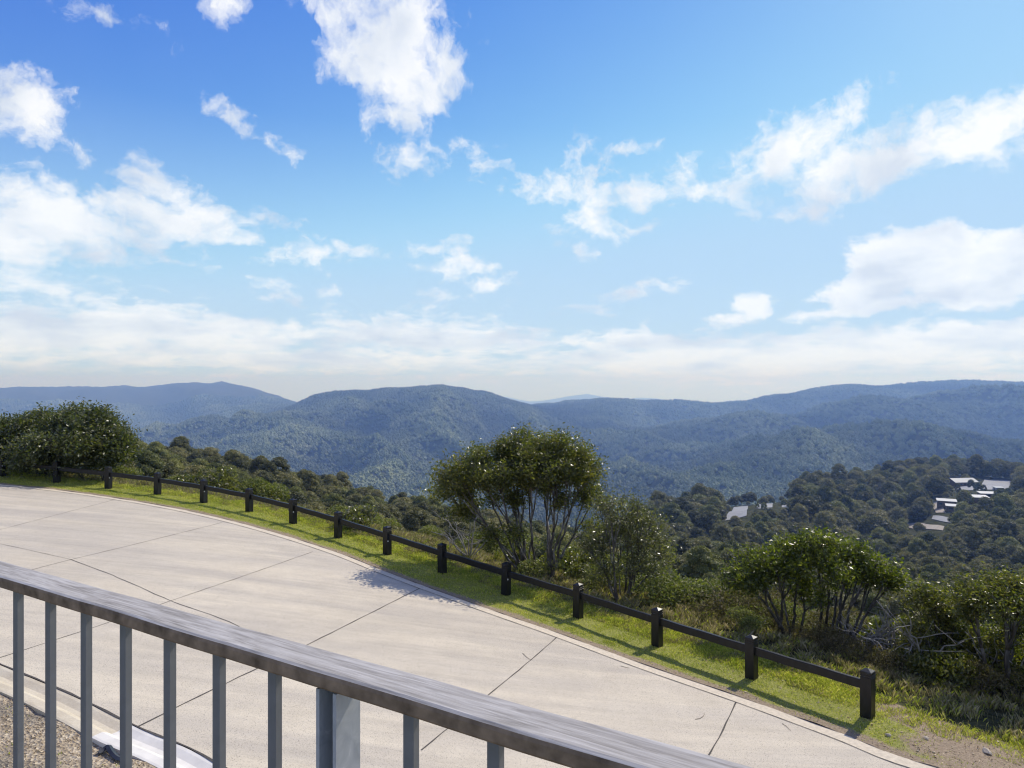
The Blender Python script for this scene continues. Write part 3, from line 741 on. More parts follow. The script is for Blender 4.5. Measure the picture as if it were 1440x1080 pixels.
def hero_tree(name, label, cat, Y, base, lobes, stems, tips_n, leaves_per, leaf_len, mat, seed, tip_sigma=0.16, stem_r=0.05, group=None, extras=None, bases=None, fork=0.5, ratio=0.34, sub=3, barkm='bark', depth=1.0):
    rng = np.random.default_rng(seed)
    bx, by = W(base, 0, Y)[0], Y
    bz = float(terrain(bx, by)) - 0.03
    root = empty(name, (bx, by, bz)); tag(root, label, cat, group)
    O = np.array([bx, by, bz])
    tips = []; wts = np.array([l[2] * l[3] * (l[5] if len(l) > 5 else 1) for l in lobes]); cnt = np.maximum(3, (tips_n * wts / wts.sum())).astype(int)
    for l, c in zip(lobes, cnt):
        ctr = W(l[0], l[1], Y + l[4]); rx = l[2] / F * Y; rz_ = l[3] / F * Y; ry = (rx * 0.5 + rz_ * 0.5) * depth
        dd = unit(rng.normal(0, 1, (c, 3))); dd[:, 2] = np.where(dd[:, 2] < -0.35, -dd[:, 2], dd[:, 2])
        rad = 0.45 + 0.5 * rng.random(c) ** 0.6
        tips.append(ctr + dd * rad[:, None] * np.array([rx, ry, rz_]))
    tips = np.concatenate(tips)
    bs = [np.array([W(b, 0, Y)[0], Y + rng.uniform(-.25, .25), 0]) for b in (bases or [base])]
    for b in bs: b[2] = float(terrain(b[0], b[1])) - 0.05
    lab, cen = kmeans(tips, stems, rng)
    mbs = MB(); twig = MB()
    Lp = []; n_lv = leaves_per
    for s in range(stems):
        T_ = tips[lab == s]
        if len(T_) == 0: continue
        c = T_.mean(0); b = bs[int(np.argmin([abs(q[0] - c[0]) for q in bs]))] + np.array([rng.normal(0, .07), rng.normal(0, .12), 0])
        f1 = b + (c - b) * fork + np.array([rng.normal(0, .06), rng.normal(0, .06), 0])
        f1[2] += 0.0
        P = limb(b, f1, 9, 0.035, rng); r0 = stem_r * rng.uniform(0.75, 1.2)
        tube(mbs, P, np.linspace(r0, r0 * 0.68, 9), 7)
        k2 = min(sub, len(T_)); l2, c2 = kmeans(T_, k2, rng)
        for q in range(k2):
            T2 = T_[l2 == q]
            if len(T2) == 0: continue
            m2 = T2.mean(0); f2 = f1 + (m2 - f1) * 0.6
            P = limb(f1, f2, 6, 0.05, rng); tube(mbs, P, np.linspace(r0 * 0.6, r0 * 0.34, 6), 6)
            for tp in T2:
                P = limb(f2, tp, 6, 0.06, rng, 0.03); tube(twig, P, np.linspace(r0 * 0.26, 0.004, 6), 4)
                m_ = max(4, int(n_lv * rng.uniform(0.6, 1.4))); tt = rng.random(m_) ** 0.6
                idx = np.clip((tt * 5), 2.6, 4.99); i0 = idx.astype(int); fr = (idx - i0)[:, None]
                base_p = P[i0] * (1 - fr) + P[np.minimum(i0 + 1, 5)] * fr
                Lp.append(base_p + rng.normal(0, tip_sigma, (m_, 3)) * np.array([1, 1, 0.75]))
    if extras: extras(mbs, rng, O)
    def rel(mb_): mb_.v = [(v[0] - bx, v[1] - by, v[2] - bz) for v in mb_.v]
    rel(mbs); rel(twig)
    mbs.add(twig.v, twig.f); mbs.obj('trunk', M[barkm], root, smooth=True)
    Lp = np.concatenate(Lp) - O
    leaf_obj('crown', Lp, leaf_len * rng.uniform(0.7, 1.25, len(Lp)), M[mat], root, ratio, droop=0.15)
    return root

hero_tree('snow_gum_tree', 'largest tree, a broad domed snow gum with many slender stems behind the middle of fence', 'tree', 18.6, 745,
    [(652, 672, 50, 42, -.4), (700, 640, 50, 34, .2), (745, 628, 52, 30, .3), (790, 632, 45, 30, -.2), (820, 660, 36, 44, .1), (745, 660, 60, 34, .9), (775, 665, 52, 30, -.8), (752, 645, 40, 34, -.3), (760, 672, 44, 24, .4), (725, 662, 40, 30, -.3), (630, 692, 36, 26, .2), (836, 695, 26, 26, .2, .8),
     (700, 672, 40, 24, -.9), (640, 728, 30, 22, .3, .45), (690, 755, 26, 18, -.2, .45), (735, 745, 22, 16, -.4, .5), (835, 742, 24, 18, .6, .5),
     (690, 705, 50, 24, .3, .35), (750, 700, 50, 26, .1, .35), (805, 708, 36, 24, -.2, .35), (655, 715, 40, 18, .5, .4)],
    18, 540, 104, 0.090, 'leaf_gum', 3, stem_r=0.038, bases=[740, 746, 752, 770], tip_sigma=0.125, ratio=.40)
hero_tree('snow_gum_tree', 'smaller glossy grey-green gum sapling leaning right, beside the largest tree', 'tree', 17.2, 868,
    [(868, 712, 42, 26, 0), (900, 738, 40, 30, .2), (918, 772, 34, 30, -.2), (860, 750, 40, 28, .4, .7), (830, 775, 34, 30, 0, .7), (880, 800, 44, 26, -.3, .6), (930, 800, 26, 22, .1, .6), (845, 812, 34, 22, .2, .6)],
    11, 240, 42, 0.085, 'leaf_grey', 5, stem_r=0.028, bases=[866, 874, 884], tip_sigma=0.14, sub=4)
hero_tree('snow_gum_tree', 'bright green spreading gum with dark forked stems behind the second last fence post', 'tree', 14.8, 1110,
    [(1068, 795, 46, 32, 0), (1110, 775, 40, 30, .3), (1150, 768, 44, 26, -.2), (1190, 780, 42, 26, .2), (1232, 800, 40, 26, 0), (1262, 815, 28, 20, .1), (1040, 822, 32, 28, -.2), (1100, 812, 46, 30, .5), (1150, 805, 50, 28, -.4), (1205, 815, 40, 22, .4, .7), (1035, 815, 18, 14, -.5, .8), (1140, 842, 36, 18, 0, .5), (1180, 770, 30, 18, .6)],
    14, 360, 64, 0.092, 'leaf_bright', 8, stem_r=0.034, bases=[1112, 1122, 1166, 1172], tip_sigma=0.11, fork=0.5, barkm='bark_dark')
def lean(mbs, rng, O): pass
hero_tree('snow_gum_tree', 'dark twisted gum with thick forked trunk at the right edge, above the bare dirt', 'tree', 12.6, 1412,
    [(1360, 832, 30, 18, 0), (1395, 822, 36, 20, .3), (1430, 832, 34, 26, 0), (1470, 830, 40, 30, .2), (1520, 850, 50, 40, 0), (1410, 850, 46, 22, -.3, .7), (1365, 860, 30, 16, .2, .5), (1450, 880, 46, 26, .4, .6), (1400, 905, 40, 24, .3, .4), (1500, 920, 50, 30, .1, .5)],
    7, 280, 80, 0.078, 'leaf_gum', 12, stem_r=0.055, bases=[1405, 1418, 1426], tip_sigma=0.13, fork=0.5, barkm='bark_dark')
hero_tree('snow_gum_sapling', 'thin many-stemmed gum sapling leaning left, between the bright green gum and the right edge tree', 'tree', 13.6, 1345,
    [(1295, 838, 30, 20, 0), (1345, 850, 34, 22, .2), (1318, 862, 26, 16, .2), (1285, 880, 22, 16, -.2, .6), (1330, 890, 34, 20, .3, .7), (1300, 905, 30, 20, .1, .6), (1350, 915, 36, 22, 0, .6), (1270, 915, 24, 18, .3, .5), (1310, 935, 40, 20, .1, .5)],
    10, 230, 60, 0.072, 'leaf_gum', 15, stem_r=0.022, bases=[1338, 1352, 1362], tip_sigma=0.12, fork=0.4, barkm='bark_dark')
hero_tree('rounded_bush', 'large dense dark green rounded bush at the far left end of the fence', 'bush', 25.6, 90,
    [(60, 605, 50, 34, .2), (118, 598, 46, 34, 0), (150, 622, 38, 38, -.2), (158, 645, 32, 32, .2), (25, 618, 40, 34, 0), (90, 635, 80, 36, -.8), (40, 650, 60, 26, -.6), (120, 655, 56, 22, -.5), (-20, 612, 44, 36, 0), (-30, 645, 50, 30, -.4), (90, 600, 50, 30, 1.0), (85, 622, 60, 36, .5), (-70, 630, 40, 36, .3)],
    14, 1000, 95, 0.125, 'leaf_bush', 21, stem_r=0.04, bases=[-40, 0, 40, 80, 120, 150], tip_sigma=0.17, fork=0.4, depth=1.2, ratio=.45)
# russet leaf tufts on the right-hand gum and the bright green one stay inside the crowns; silver dead shrub
def dead_shrub(px, Y, label, seed, h=0.9, n=9):
    rng = np.random.default_rng(seed); x = W(px, 0, Y)[0]; z = float(terrain(x, Y)) - .03
    mb = MB()
    for k in range(n):
        a = rng.uniform(0, 2 * np.pi); e = np.array([math.cos(a) * rng.uniform(.3, .8), math.sin(a) * rng.uniform(.3, .8), rng.uniform(.4, 1.0)]) * h
        P = limb((0, 0, 0), e, 7, .09, rng, .1); tube(mb, P, np.linspace(.022, .008, 7), 5)
        for q in range(4):
            i = rng.integers(2, 6); e2 = P[i] + unit(rng.normal(0, 1, 3) + np.array([0, 0, .5])) * rng.uniform(.2, .5) * h
            tube(mb, limb(P[i], e2, 5, .1, rng), np.linspace(.010, .003, 5), 4)
    o = mb.obj('dead_shrub', M['deadwood'], smooth=True); o.location = (x, Y, z); tag(o, label, 'dead shrub')
dead_shrub(1215, 14.4, 'bare silver dead shrub with tangled branches, under the right side of the bright green gum', 31, 1.0, 12)
dead_shrub(1275, 13.9, 'bare silver dead shrub, nearest the last fence post and left of the thin sapling', 33, 0.8, 9)
dead_shrub(660, 19.6, 'bare pale dead shrub beneath the left side of the largest tree', 34, 1.5, 10)

# ---------------------------------------------------------------- visibility of the ground from the camera area
_vp = np.arange(-160, 1601, 4.0); _vy = np.exp(np.linspace(math.log(12), math.log(12000), 620))
_vz = terrain(((_vp - 720) / F)[:, None] * _vy[None, :], np.broadcast_to(_vy, (len(_vp), len(_vy))))
_vrow = 540 - F * _vz / _vy[None]
_vmin = np.minimum.accumulate(_vrow, axis=1)
def top_visible(x, y, top, margin=8.0):
    px = 720 + F * x / y; i = np.clip(((px + 160) / 4).astype(int), 0, len(_vp) - 1)
    j = np.clip(np.searchsorted(_vy, y) - 2, 0, len(_vy) - 1)
    return (540 - F * top / y < _vmin[i, j] + margin) & (px > -150) & (px < 1590)
def cast(px, py):
    """first ground point seen through (px, py) beyond the fence"""
    u = (px - 720) / F; ys = np.exp(np.linspace(math.log(30), math.log(9000), 4000))
    row = 540 - F * terrain(u * ys, ys) / ys
    k = np.argmax(row <= py); return np.array([u * ys[k], ys[k]])

# ---------------------------------------------------------------- heath shrubs
def shrub_mesh(name, seed, mat, n=2600, L=0.07, h=0.62, lob=9):
    rng = np.random.default_rng(seed); P = []
    for k in range(lob):
        a = rng.uniform(0, 2 * np.pi); r = rng.uniform(0, .62); c = np.array([r * math.cos(a), r * math.sin(a), h * rng.uniform(.35, .75) * (1 - .35 * r)])
        R_ = rng.uniform(.26, .42); dd = unit(rng.normal(0, 1, (n // lob, 3))); dd[:, 2] = np.abs(dd[:, 2]) * 1.0 - .25
        P.append(c + dd * R_ * (0.62 + .42 * rng.random((n // lob, 1)) ** .5) * np.array([1, 1, .85]))
    P = np.concatenate(P); P = P[P[:, 2] > -.05]
    o = leaf_obj(name, P, L * rng.uniform(.7, 1.3, len(P)), M[mat], None, 0.42, up=0.35, link_it=False); return o.data
SH = {}
for nm, mt, L, n in (('green', 'leaf_scrub', .065, 3200), ('brown', 'leaf_brown', .05, 3200), ('leafy', 'leaf_grey', .10, 1500), ('dark', 'leaf_gum', .085, 2200)):
    SH[nm] = [shrub_mesh('foliage', 40 + 3 * i + len(nm), mt, n, L) for i in range(3)]
def stem_mesh(seed):
    rng = np.random.default_rng(seed); mb = MB()
    for k in range(9):
        a = rng.uniform(0, 6.28); e = np.array([math.cos(a) * .45, math.sin(a) * .45, rng.uniform(.35, .6)])
        tube(mb, limb((0, 0, -.08), e, 5, .06, rng), np.linspace(.014, .004, 5), 4)
    me = bpy.data.meshes.new('stems'); me.from_pydata(mb.v, [], mb.f); me.materials.append(M['bark']); return me
STM = [stem_mesh(3), stem_mesh(4)]
SHL = {'green': ('rounded olive-green heath shrub on the slope below the fence', 'green heath shrubs below the fence'),
       'brown': ('twiggy brown heath shrub among dry grass on the slope below the fence', 'brown heath shrubs below the fence'),
       'leafy': ('pale leafy shrub with shiny leaves standing behind the fence', 'pale leafy shrubs behind the fence'),
       'dark': ('dark green gum scrub on the slope below the fence', 'dark scrub below the fence')}
def put_shrub(kind, x, y, size, hf=1.0, label=None, group=True, lift=0):
    z = float(terrain(x, y)) - .02
    r = empty('heath_shrub', (x, y, z), random.uniform(0, 6.28)); r.scale = (size, size, size * hf)
    tag(r, label or SHL[kind][0], 'shrub', SHL[kind][1] if not label else None)
    a = bpy.data.objects.new('foliage', random.choice(SH[kind])); link(a, r)
    b = bpy.data.objects.new('stems', random.choice(STM)); link(b, r)
    return r
# particular shrubs the photo shows
put_shrub('leafy', *W(302, 0, 26.5)[:2], 1.45, 1.15, 'pale leafy shrub with shiny leaves above the fence, third gap from the left bush')
put_shrub('leafy', *W(505, 0, 21.5)[:2], 1.25, 1.05, 'sparse leafy shrub with white-edged leaves just behind the middle-left fence posts')
put_shrub('leafy', *W(262, 0, 30)[:2], 1.7, 1.0, 'grey-green shrub right of the large dark rounded bush')
put_shrub('brown', *W(592, 0, 26)[:2], 1.5, .8, 'dry brown shrub at the foot of the grassy knoll, left of the largest tree')
put_shrub('green', *W(945, 0, 17.5)[:2], 1.5, .9, 'rounded yellow-green heath mound right behind the fourth last fence post')
put_shrub('brown', *W(1030, 0, 16.5)[:2], 1.35, .95, 'reddish-brown twiggy shrub at the left foot of the bright green gum')
put_shrub('green', *W(1010, 0, 20)[:2], 1.7, 1.0, 'yellow-green heath mound left of the bright green gum')
for px_, Y_, sz_, kd_, hf_ in ((1292, 15.2, 1.25, 'dark', 1.1), (1322, 17.0, 1.6, 'green', 1.1), (1375, 14.6, 1.2, 'dark', 1.25), (1400, 16.5, 1.7, 'dark', 1.2), (1438, 14.6, 1.3, 'dark', 1.3), (1350, 19.0, 2.0, 'dark', 1.1), (1248, 15.8, 1.3, 'leafy', 1.1), (1230, 18.5, 1.7, 'green', 1.0), (1470, 15.5, 1.6, 'dark', 1.3), (1430, 19, 2.1, 'dark', 1.2), (1312, 14.2, .9, 'leafy', 1.1), (880, 20.5, 1.7, 'green', 1.0), (805, 21.5, 1.6, 'dark', 1.0), (700, 22.5, 1.5, 'green', 1.0)):
    put_shrub(kd_, *W(px_, 0, Y_)[:2], sz_, hf_)
for px_, Y_, sz_, kd_, hf_ in ((1185, 14.0, .8, 'brown', 1.0), (1140, 14.6, .8, 'brown', .9), (1262, 13.3, .85, 'brown', 1.1), (1300, 13.0, .9, 'dark', 1.2), (1340, 12.9, .95, 'dark', 1.3), (1378, 12.5, .8, 'brown', 1.2), (1410, 13.2, 1.1, 'dark', 1.3), (1440, 12.4, .9, 'dark', 1.3), (1365, 13.8, 1.2, 'dark', 1.5), (1320, 14.6, 1.3, 'dark', 1.4), (1270, 14.8, 1.2, 'dark', 1.2), (1415, 14.4, 1.3, 'dark', 1.6), (1465, 13.4, 1.2, 'dark', 1.5), (1090, 15.6, .9, 'brown', .9), (1055, 15.2, .8, 'green', .9)):
    put_shrub(kd_, *W(px_, 0, Y_)[:2], sz_, hf_)
for q_ in ((1300, 13.4, 1.5, 45, 'tall thin bare branches rising through the dark scrub left of the thin sapling'), (1425, 12.9, 1.4, 46, 'bare forked grey branches at the foot of the trunk nearest the right edge'), (1262, 14.2, 1.1, 41, 'bare twisted silver branches tangled between the bright green gum and the right edge scrub'), (1382, 13.4, 1.2, 43, 'bare grey branches leaning out at the foot of the dark twisted gum')):
    dead_shrub(q_[0], q_[1], q_[4], q_[3], q_[2], 8)
_rs = np.random.default_rng(77)
cand = []
for k in range(4200):
    Yq = 15 + 50 * _rs.random() ** 1.2; px = _rs.uniform(120, 1560); x = (px - 720) / F * Yq
    cand.append((x, Yq))
cand = np.array(cand); sdv = sdist(cand[:, 0], cand[:, 1]); kept = []
for (x, y), s in zip(cand, sdv):
    if s < 2.1 or len(kept) > 215: continue
    sz = _rs.uniform(.75, 1.25) * (1.0 + min(1.2, s / 25)); px = 720 + F * x / y
    if px > 1000 and s < 2.4: continue
    if any((x - a) ** 2 + (y - b) ** 2 < (0.52 * (sz + c)) ** 2 for a, b, c in kept): continue
    top = float(terrain(x, y)) + .8 * sz
    if not top_visible(np.array([x]), np.array([y]), top, 3)[0]: continue
    if 545 < px < 600 and y < 40: continue
    kept.append((x, y, sz))
    kind = _rs.choice(['green', 'brown', 'dark', 'leafy'], p=[.5, .2, .22, .08] if px > 600 else [.3, .2, .38, .12])
    put_shrub(kind, x, y, sz, _rs.uniform(.75, 1.1))
print('shrubs', len(kept))

# ---------------------------------------------------------------- forest trees
def forest_variant(seed, mat, H=13.0, Wd=5.2, n=4400, tall=False):
    rng = np.random.default_rng(seed); P = []; S = []; ev = []; ef_ = []
    nl = 22; mbt = MB()
    top = H; cz = H * (0.62 if not tall else 0.58)
    sol = bmesh.new()
    for k in range(nl):
        a = k * 2.4 + rng.uniform(-.3, .3); q = (k + .4) / nl; th = q * 1.85            # from the top round to the skirt
        r = Wd * .70 * math.sin(min(th, 1.75)) * rng.uniform(.85, 1.1)
        zz = H * .50 + H * .40 * math.cos(th) * rng.uniform(.9, 1.05)
        c = np.array([r * math.cos(a), r * math.sin(a), zz]); R_ = rng.uniform(1.5, 2.2) * Wd / 5.2
        m_ = n // nl; dd = unit(rng.normal(0, 1, (m_, 3))); out = unit(c - np.array([0, 0, H * .40])); dd = unit(dd + .55 * out)
        P.append(c + dd * R_ * rng.uniform(.80, 1.08, (m_, 1)) * np.array([1, 1, .85]))
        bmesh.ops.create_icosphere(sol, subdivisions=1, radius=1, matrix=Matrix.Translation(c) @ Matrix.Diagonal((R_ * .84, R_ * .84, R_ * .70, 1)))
        if k % 3 == 1:
            tube(mbt, limb((rng.normal(0, .1), rng.normal(0, .1), H * .22), c, 6, .04, rng), np.linspace(.14, .05, 6), 5)
    tube(mbt, limb((0, 0, -1.5), (rng.normal(0, .3), rng.normal(0, .3), H * .72), 8, .02, rng), np.linspace(.30, .12, 8), 6)
    P = np.concatenate(P)
    v, f = leaf_quads(P, 0.50 * rng.uniform(.6, 1.3, len(P)) * Wd / 5.2, .55, up=.2, rng=rng)
    t = np.repeat(rng.random(len(P)), 4)
    sv = np.array([q.co[:] for q in sol.verts]); sf = [tuple(len(v) + w.index for w in fc.verts) for fc in sol.faces]; sol.free()
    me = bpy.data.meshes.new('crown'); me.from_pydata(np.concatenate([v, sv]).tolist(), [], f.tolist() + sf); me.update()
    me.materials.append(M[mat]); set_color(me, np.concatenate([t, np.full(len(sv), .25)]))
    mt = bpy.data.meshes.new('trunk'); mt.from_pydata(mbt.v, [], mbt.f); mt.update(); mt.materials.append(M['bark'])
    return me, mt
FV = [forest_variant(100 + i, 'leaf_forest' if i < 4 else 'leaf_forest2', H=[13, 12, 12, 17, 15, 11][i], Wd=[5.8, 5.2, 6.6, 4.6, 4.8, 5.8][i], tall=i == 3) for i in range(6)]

# village clearings: image rectangles that must stay open, and paved shapes
LOTS = [('car_park', [(1019, 733), (1032, 714), (1052, 712), (1050, 726)], 'asphalt', 'pale car park surface between the trees'),
        ('car_park', [(1064, 716), (1066, 706), (1088, 707), (1086, 717)], 'asphalt', ''),
        ('road', [(1099, 721), (1101, 703), (1109, 702), (1108, 720)], 'asphalt', ''),
        ('car_park', [(1376, 690), (1384, 675), (1424, 676), (1440, 690)], 'asphalt', ''),
        ('car_park', [(1320, 690), (1324, 681), (1372, 684), (1374, 690)], 'asphalt', ''),
        ('road', [(1271, 742), (1272, 736), (1328, 741), (1326, 747)], 'gravel_road', ''),
        ('driveway', [(1316, 722), (1308, 708), (1318, 706), (1330, 722)], 'gravel_road', ''),
        ('road', [(1310, 731), (1312, 726), (1340, 731), (1338, 737)], 'asphalt', ''),
        ]
KEEP = [(1018, 711, 1052, 733), (1063, 706, 1089, 719), (1098, 703, 1110, 722), (1382, 676, 1424, 687), (1332, 674, 1370, 684), (1278, 737, 1326, 746), (1320, 704, 1346, 716), (1366, 698, 1392, 707), (1316, 727, 1338, 735),  (1308, 709, 1318, 714)]
GROUND_BOX = []
for nm, q, mt, _ in LOTS:
    C4 = [cast(*p) for p in q]; n = 14; P = np.zeros((n, n, 2))
    for i in range(n):
        for j in range(n):
            s, t = i / (n - 1), j / (n - 1)
            P[i, j] = (C4[0] * (1 - s) + C4[3] * s) * (1 - t) + (C4[1] * (1 - s) + C4[2] * s) * t
    Z = terrain(P[..., 0], P[..., 1]) + 0.55
    v = np.concatenate([P, Z[..., None]], -1).reshape(-1, 3)
    i = (np.arange(n - 1)[:, None] * n + np.arange(n - 1)[None]).ravel(); f = np.stack([i, i + 1, i + n + 1, i + n], 1)
    o = mesh_obj(nm, v, f, M[mt]); tag(o, kind='structure')
    GROUND_BOX.append(P.reshape(-1, 2))
GB = np.concatenate(GROUND_BOX)

def house(px, py, L, Wd, H, rz, roofm, wallm, label, kind='gable'):
    c = cast(px, py); z = float(terrain(*c)) + 0.2
    r = empty('house', (c[0], c[1], z), rz); tag(r, label, 'house')
    mb = MB(); mb.box((0, 0, H / 2 - 2), (L, Wd, H + 4))
    if kind == 'gable':
        hr_ = Wd * .22; mb.add([(-L/2, -Wd/2, H), (L/2, -Wd/2, H), (L/2, Wd/2, H), (-L/2, Wd/2, H), (-L/2, 0, H + hr_), (L/2, 0, H + hr_)], [(0, 1, 5, 4), (2, 3, 4, 5), (0, 4, 3), (1, 2, 5)])
    wl = mb.obj('wall', M[wallm], r)
    mb = MB(); o_ = .7; th = .25
    if kind == 'gable':
        k = hr_ / (Wd / 2)
        for s in (-1, 1):
            y1 = s * (Wd / 2 + o_); z1 = H - o_ * k + .05; z2 = H + hr_ + .05
            vs = [(-L/2-o_, y1, z1), (L/2+o_, y1, z1), (L/2+o_, 0, z2), (-L/2-o_, 0, z2)]; vs += [(a, b, c_ + th) for a, b, c_ in vs]
            mb.add(vs, [(0, 3, 2, 1), (4, 5, 6, 7), (0, 1, 5, 4), (1, 2, 6, 5), (2, 3, 7, 6), (3, 0, 4, 7)])
    else:
        z1, z2 = H + .05, H + .05 + Wd * .10
        vs = [(-L/2-o_, -Wd/2-o_, z1), (L/2+o_, -Wd/2-o_, z1), (L/2+o_, Wd/2+o_, z2), (-L/2-o_, Wd/2+o_, z2)]; vs += [(a, b, c_ + th) for a, b, c_ in vs]
        mb.add(vs, [(0, 3, 2, 1), (4, 5, 6, 7), (0, 1, 5, 4), (1, 2, 6, 5), (2, 3, 7, 6), (3, 0, 4, 7)])
    mb.obj('roof', M[roofm], r)
    nw = max(2, int(L / 4))
    for k in range(nw):
        x = -L / 2 + L * (k + .5) / nw; m2 = MB(); m2.box((x, -Wd / 2 - .03, H * .55), (L / nw * .5, .10, 1.4))
        w = m2.obj('window', M['glass'], r)
    m2 = MB(); m2.box((-L / 2 - .03, 0, H * .45), (.1, 1.2, 2.1)); m2.obj('door', M['wall_brown'], r)
    return r
house(1352, 683, 27, 15, 4.5, R(8), 'roof_blue', 'wall_brown', 'long blue-grey roofed lodge with a low gable beside the upper car park')
house(1327, 679, 10, 8, 3.5, R(20), 'roof_pale', 'wall_pale', 'small pale-roofed building left of the blue-grey roofed lodge')
house(1331, 713, 13, 8, 5.0, R(-28), 'roof_pale', 'wall_brown', 'white-roofed chalet beside the gravel driveway, upper of two stepped roofs', 'skillion')
house(1342, 719, 11, 7, 4.0, R(-28), 'roof_pale', 'wall_brown', 'white-roofed chalet below its taller neighbour, lower of two stepped roofs', 'skillion')
house(1374, 709, 15, 9, 6.0, R(-14), 'roof_pale', 'wall_brown', 'brown two-level chalet with a flat pale roof, below the upper car park', 'skillion')
house(1388, 700, 13, 8, 4.0, R(-14), 'roof_pale', 'wall_brown', 'pale-roofed chalet just behind the brown two-level chalet', 'skillion')
house(1416, 708, 9, 7, 3.5, R(10), 'roof_pale', 'wall_pale', 'small pale-roofed cabin among trees at the right of the village', 'skillion')
house(1398, 716, 8, 6, 3.5, R(-20), 'roof_pale', 'wall_brown', 'small brown cabin with a pale roof in front of the flat-roofed chalet', 'skillion')
house(1432, 697, 9, 7, 3.5, R(15), 'roof_pale', 'wall_brown', 'pale-roofed cabin at the far right edge of the village')
house(1404, 690, 8, 6, 3.0, R(-5), 'roof_blue', 'wall_pale', 'small blue-roofed cabin under the right-hand car park', 'skillion')
house(1345, 737, 7, 5, 3.0, R(-25), 'roof_blue', 'wall_pale', 'lowest small blue-roofed shed beside the gravel road')
house(1256, 691, 9, 6, 3.0, R(5), 'roof_pale', 'wall_brown', 'tiny pale-roofed hut half hidden in the forest left of the village')

def scatter(y0, y1, spacing, rng, umax=0.93):
    n = int(umax * (y1 ** 2 - y0 ** 2) / spacing ** 2)
    y = np.sqrt(rng.random(n) * (y1 ** 2 - y0 ** 2) + y0 ** 2); x = rng.uniform(-umax, umax, n) * y
    return x, y
rf = np.random.default_rng(5)
def thin(x, y, r):
    """drop points closer than r"""
    o = rf.permutation(len(x)); cell = {}; keep = []
    for i in o:
        ri = r[i]; cx, cy = int(x[i] // 8), int(y[i] // 8); ok = True
        for a in (-1, 0, 1):
            for b in (-1, 0, 1):
                for j in cell.get((cx + a, cy + b), ()):
                    if (x[i] - x[j]) ** 2 + (y[i] - y[j]) ** 2 < ri * ri: ok = False; break
                if not ok: break
            if not ok: break
        if ok: cell.setdefault((cx, cy), []).append(i); keep.append(i)
    return np.array(keep)
x, y = scatter(70, 1300, 4.6, rf)
px = 720 + F * x / y
# size class: small gnarled gums close by, taller forest on the far spur
big = smoothstep(y, 280, 440) * smoothstep(px, 640, 900)
size = 0.34 + 0.30 * smoothstep(y, 90, 240) + 0.85 * big
size = size * rf.uniform(.55, 1.35, len(x))
z = terrain(x, y); top = z + 13 * size
vis = top_visible(x, y, top, 9)
rpx = 5.2 * size / y * F; rb_ = 540 - F * z / y; rt = 540 - F * top / y
for (a, b, c, d_) in KEEP:
    hit = (px + rpx * .8 > a) & (px - rpx * .8 < c) & (rt < d_) & (rb_ > b) 
    vis &= ~(hit & (rf.random(len(x)) < .97))
    size[hit] *= .45
vis &= ~((px > 545) & (px < 625) & (y < 95))
on_lot = np.array([np.min((GB[:, 0] - a) ** 2 + (GB[:, 1] - b) ** 2) < 12 if b > 380 else False for a, b in zip(x, y)])
vis &= ~on_lot
x, y, z, size = x[vis], y[vis], z[vis], size[vis]
k = thin(x, y, 7.6 * size + .2); x, y, z, size = x[k], y[k], z[k], size[k]
print('forest trees', len(x))
px = 720 + F * x / y
inframe = (px > -15) & (px < 1455) & top_visible(x, y, z + 13 * size, 0)
order = np.argsort(-(size / y) * inframe)
ind = order[:300]; rest = order[300:]
def region(px, y):
    if px < 600: return ('dark olive snow gum on the forested ridge behind the left half of the fence', 'snow gums on the left ridge')
    if y > 330: return ('tall dark gum in the forest around the hillside village', 'tall gums around the village')
    return ('low bushy snow gum on the slope between the fence and the village', 'low snow gums on the slope below the fence')
for i in ind:
    vidx = int(rf.choice(6, p=[.18, .16, .2, .16, .18, .12])); me, mt = FV[vidx]
    if size[i] < .6: vidx = int(rf.integers(0, 5)); me, mt = FV[[0, 1, 2, 4, 4][vidx]]
    lb, gp = region(px[i], y[i]); s = size[i]
    r = empty('gum_tree', (x[i], y[i], z[i]), rf.uniform(0, 6.28)); r.scale = (s, s, s * rf.uniform(.78, .98)); tag(r, lb, 'tree', gp)
    link(bpy.data.objects.new('trunk', mt), r); link(bpy.data.objects.new('crown', me), r)

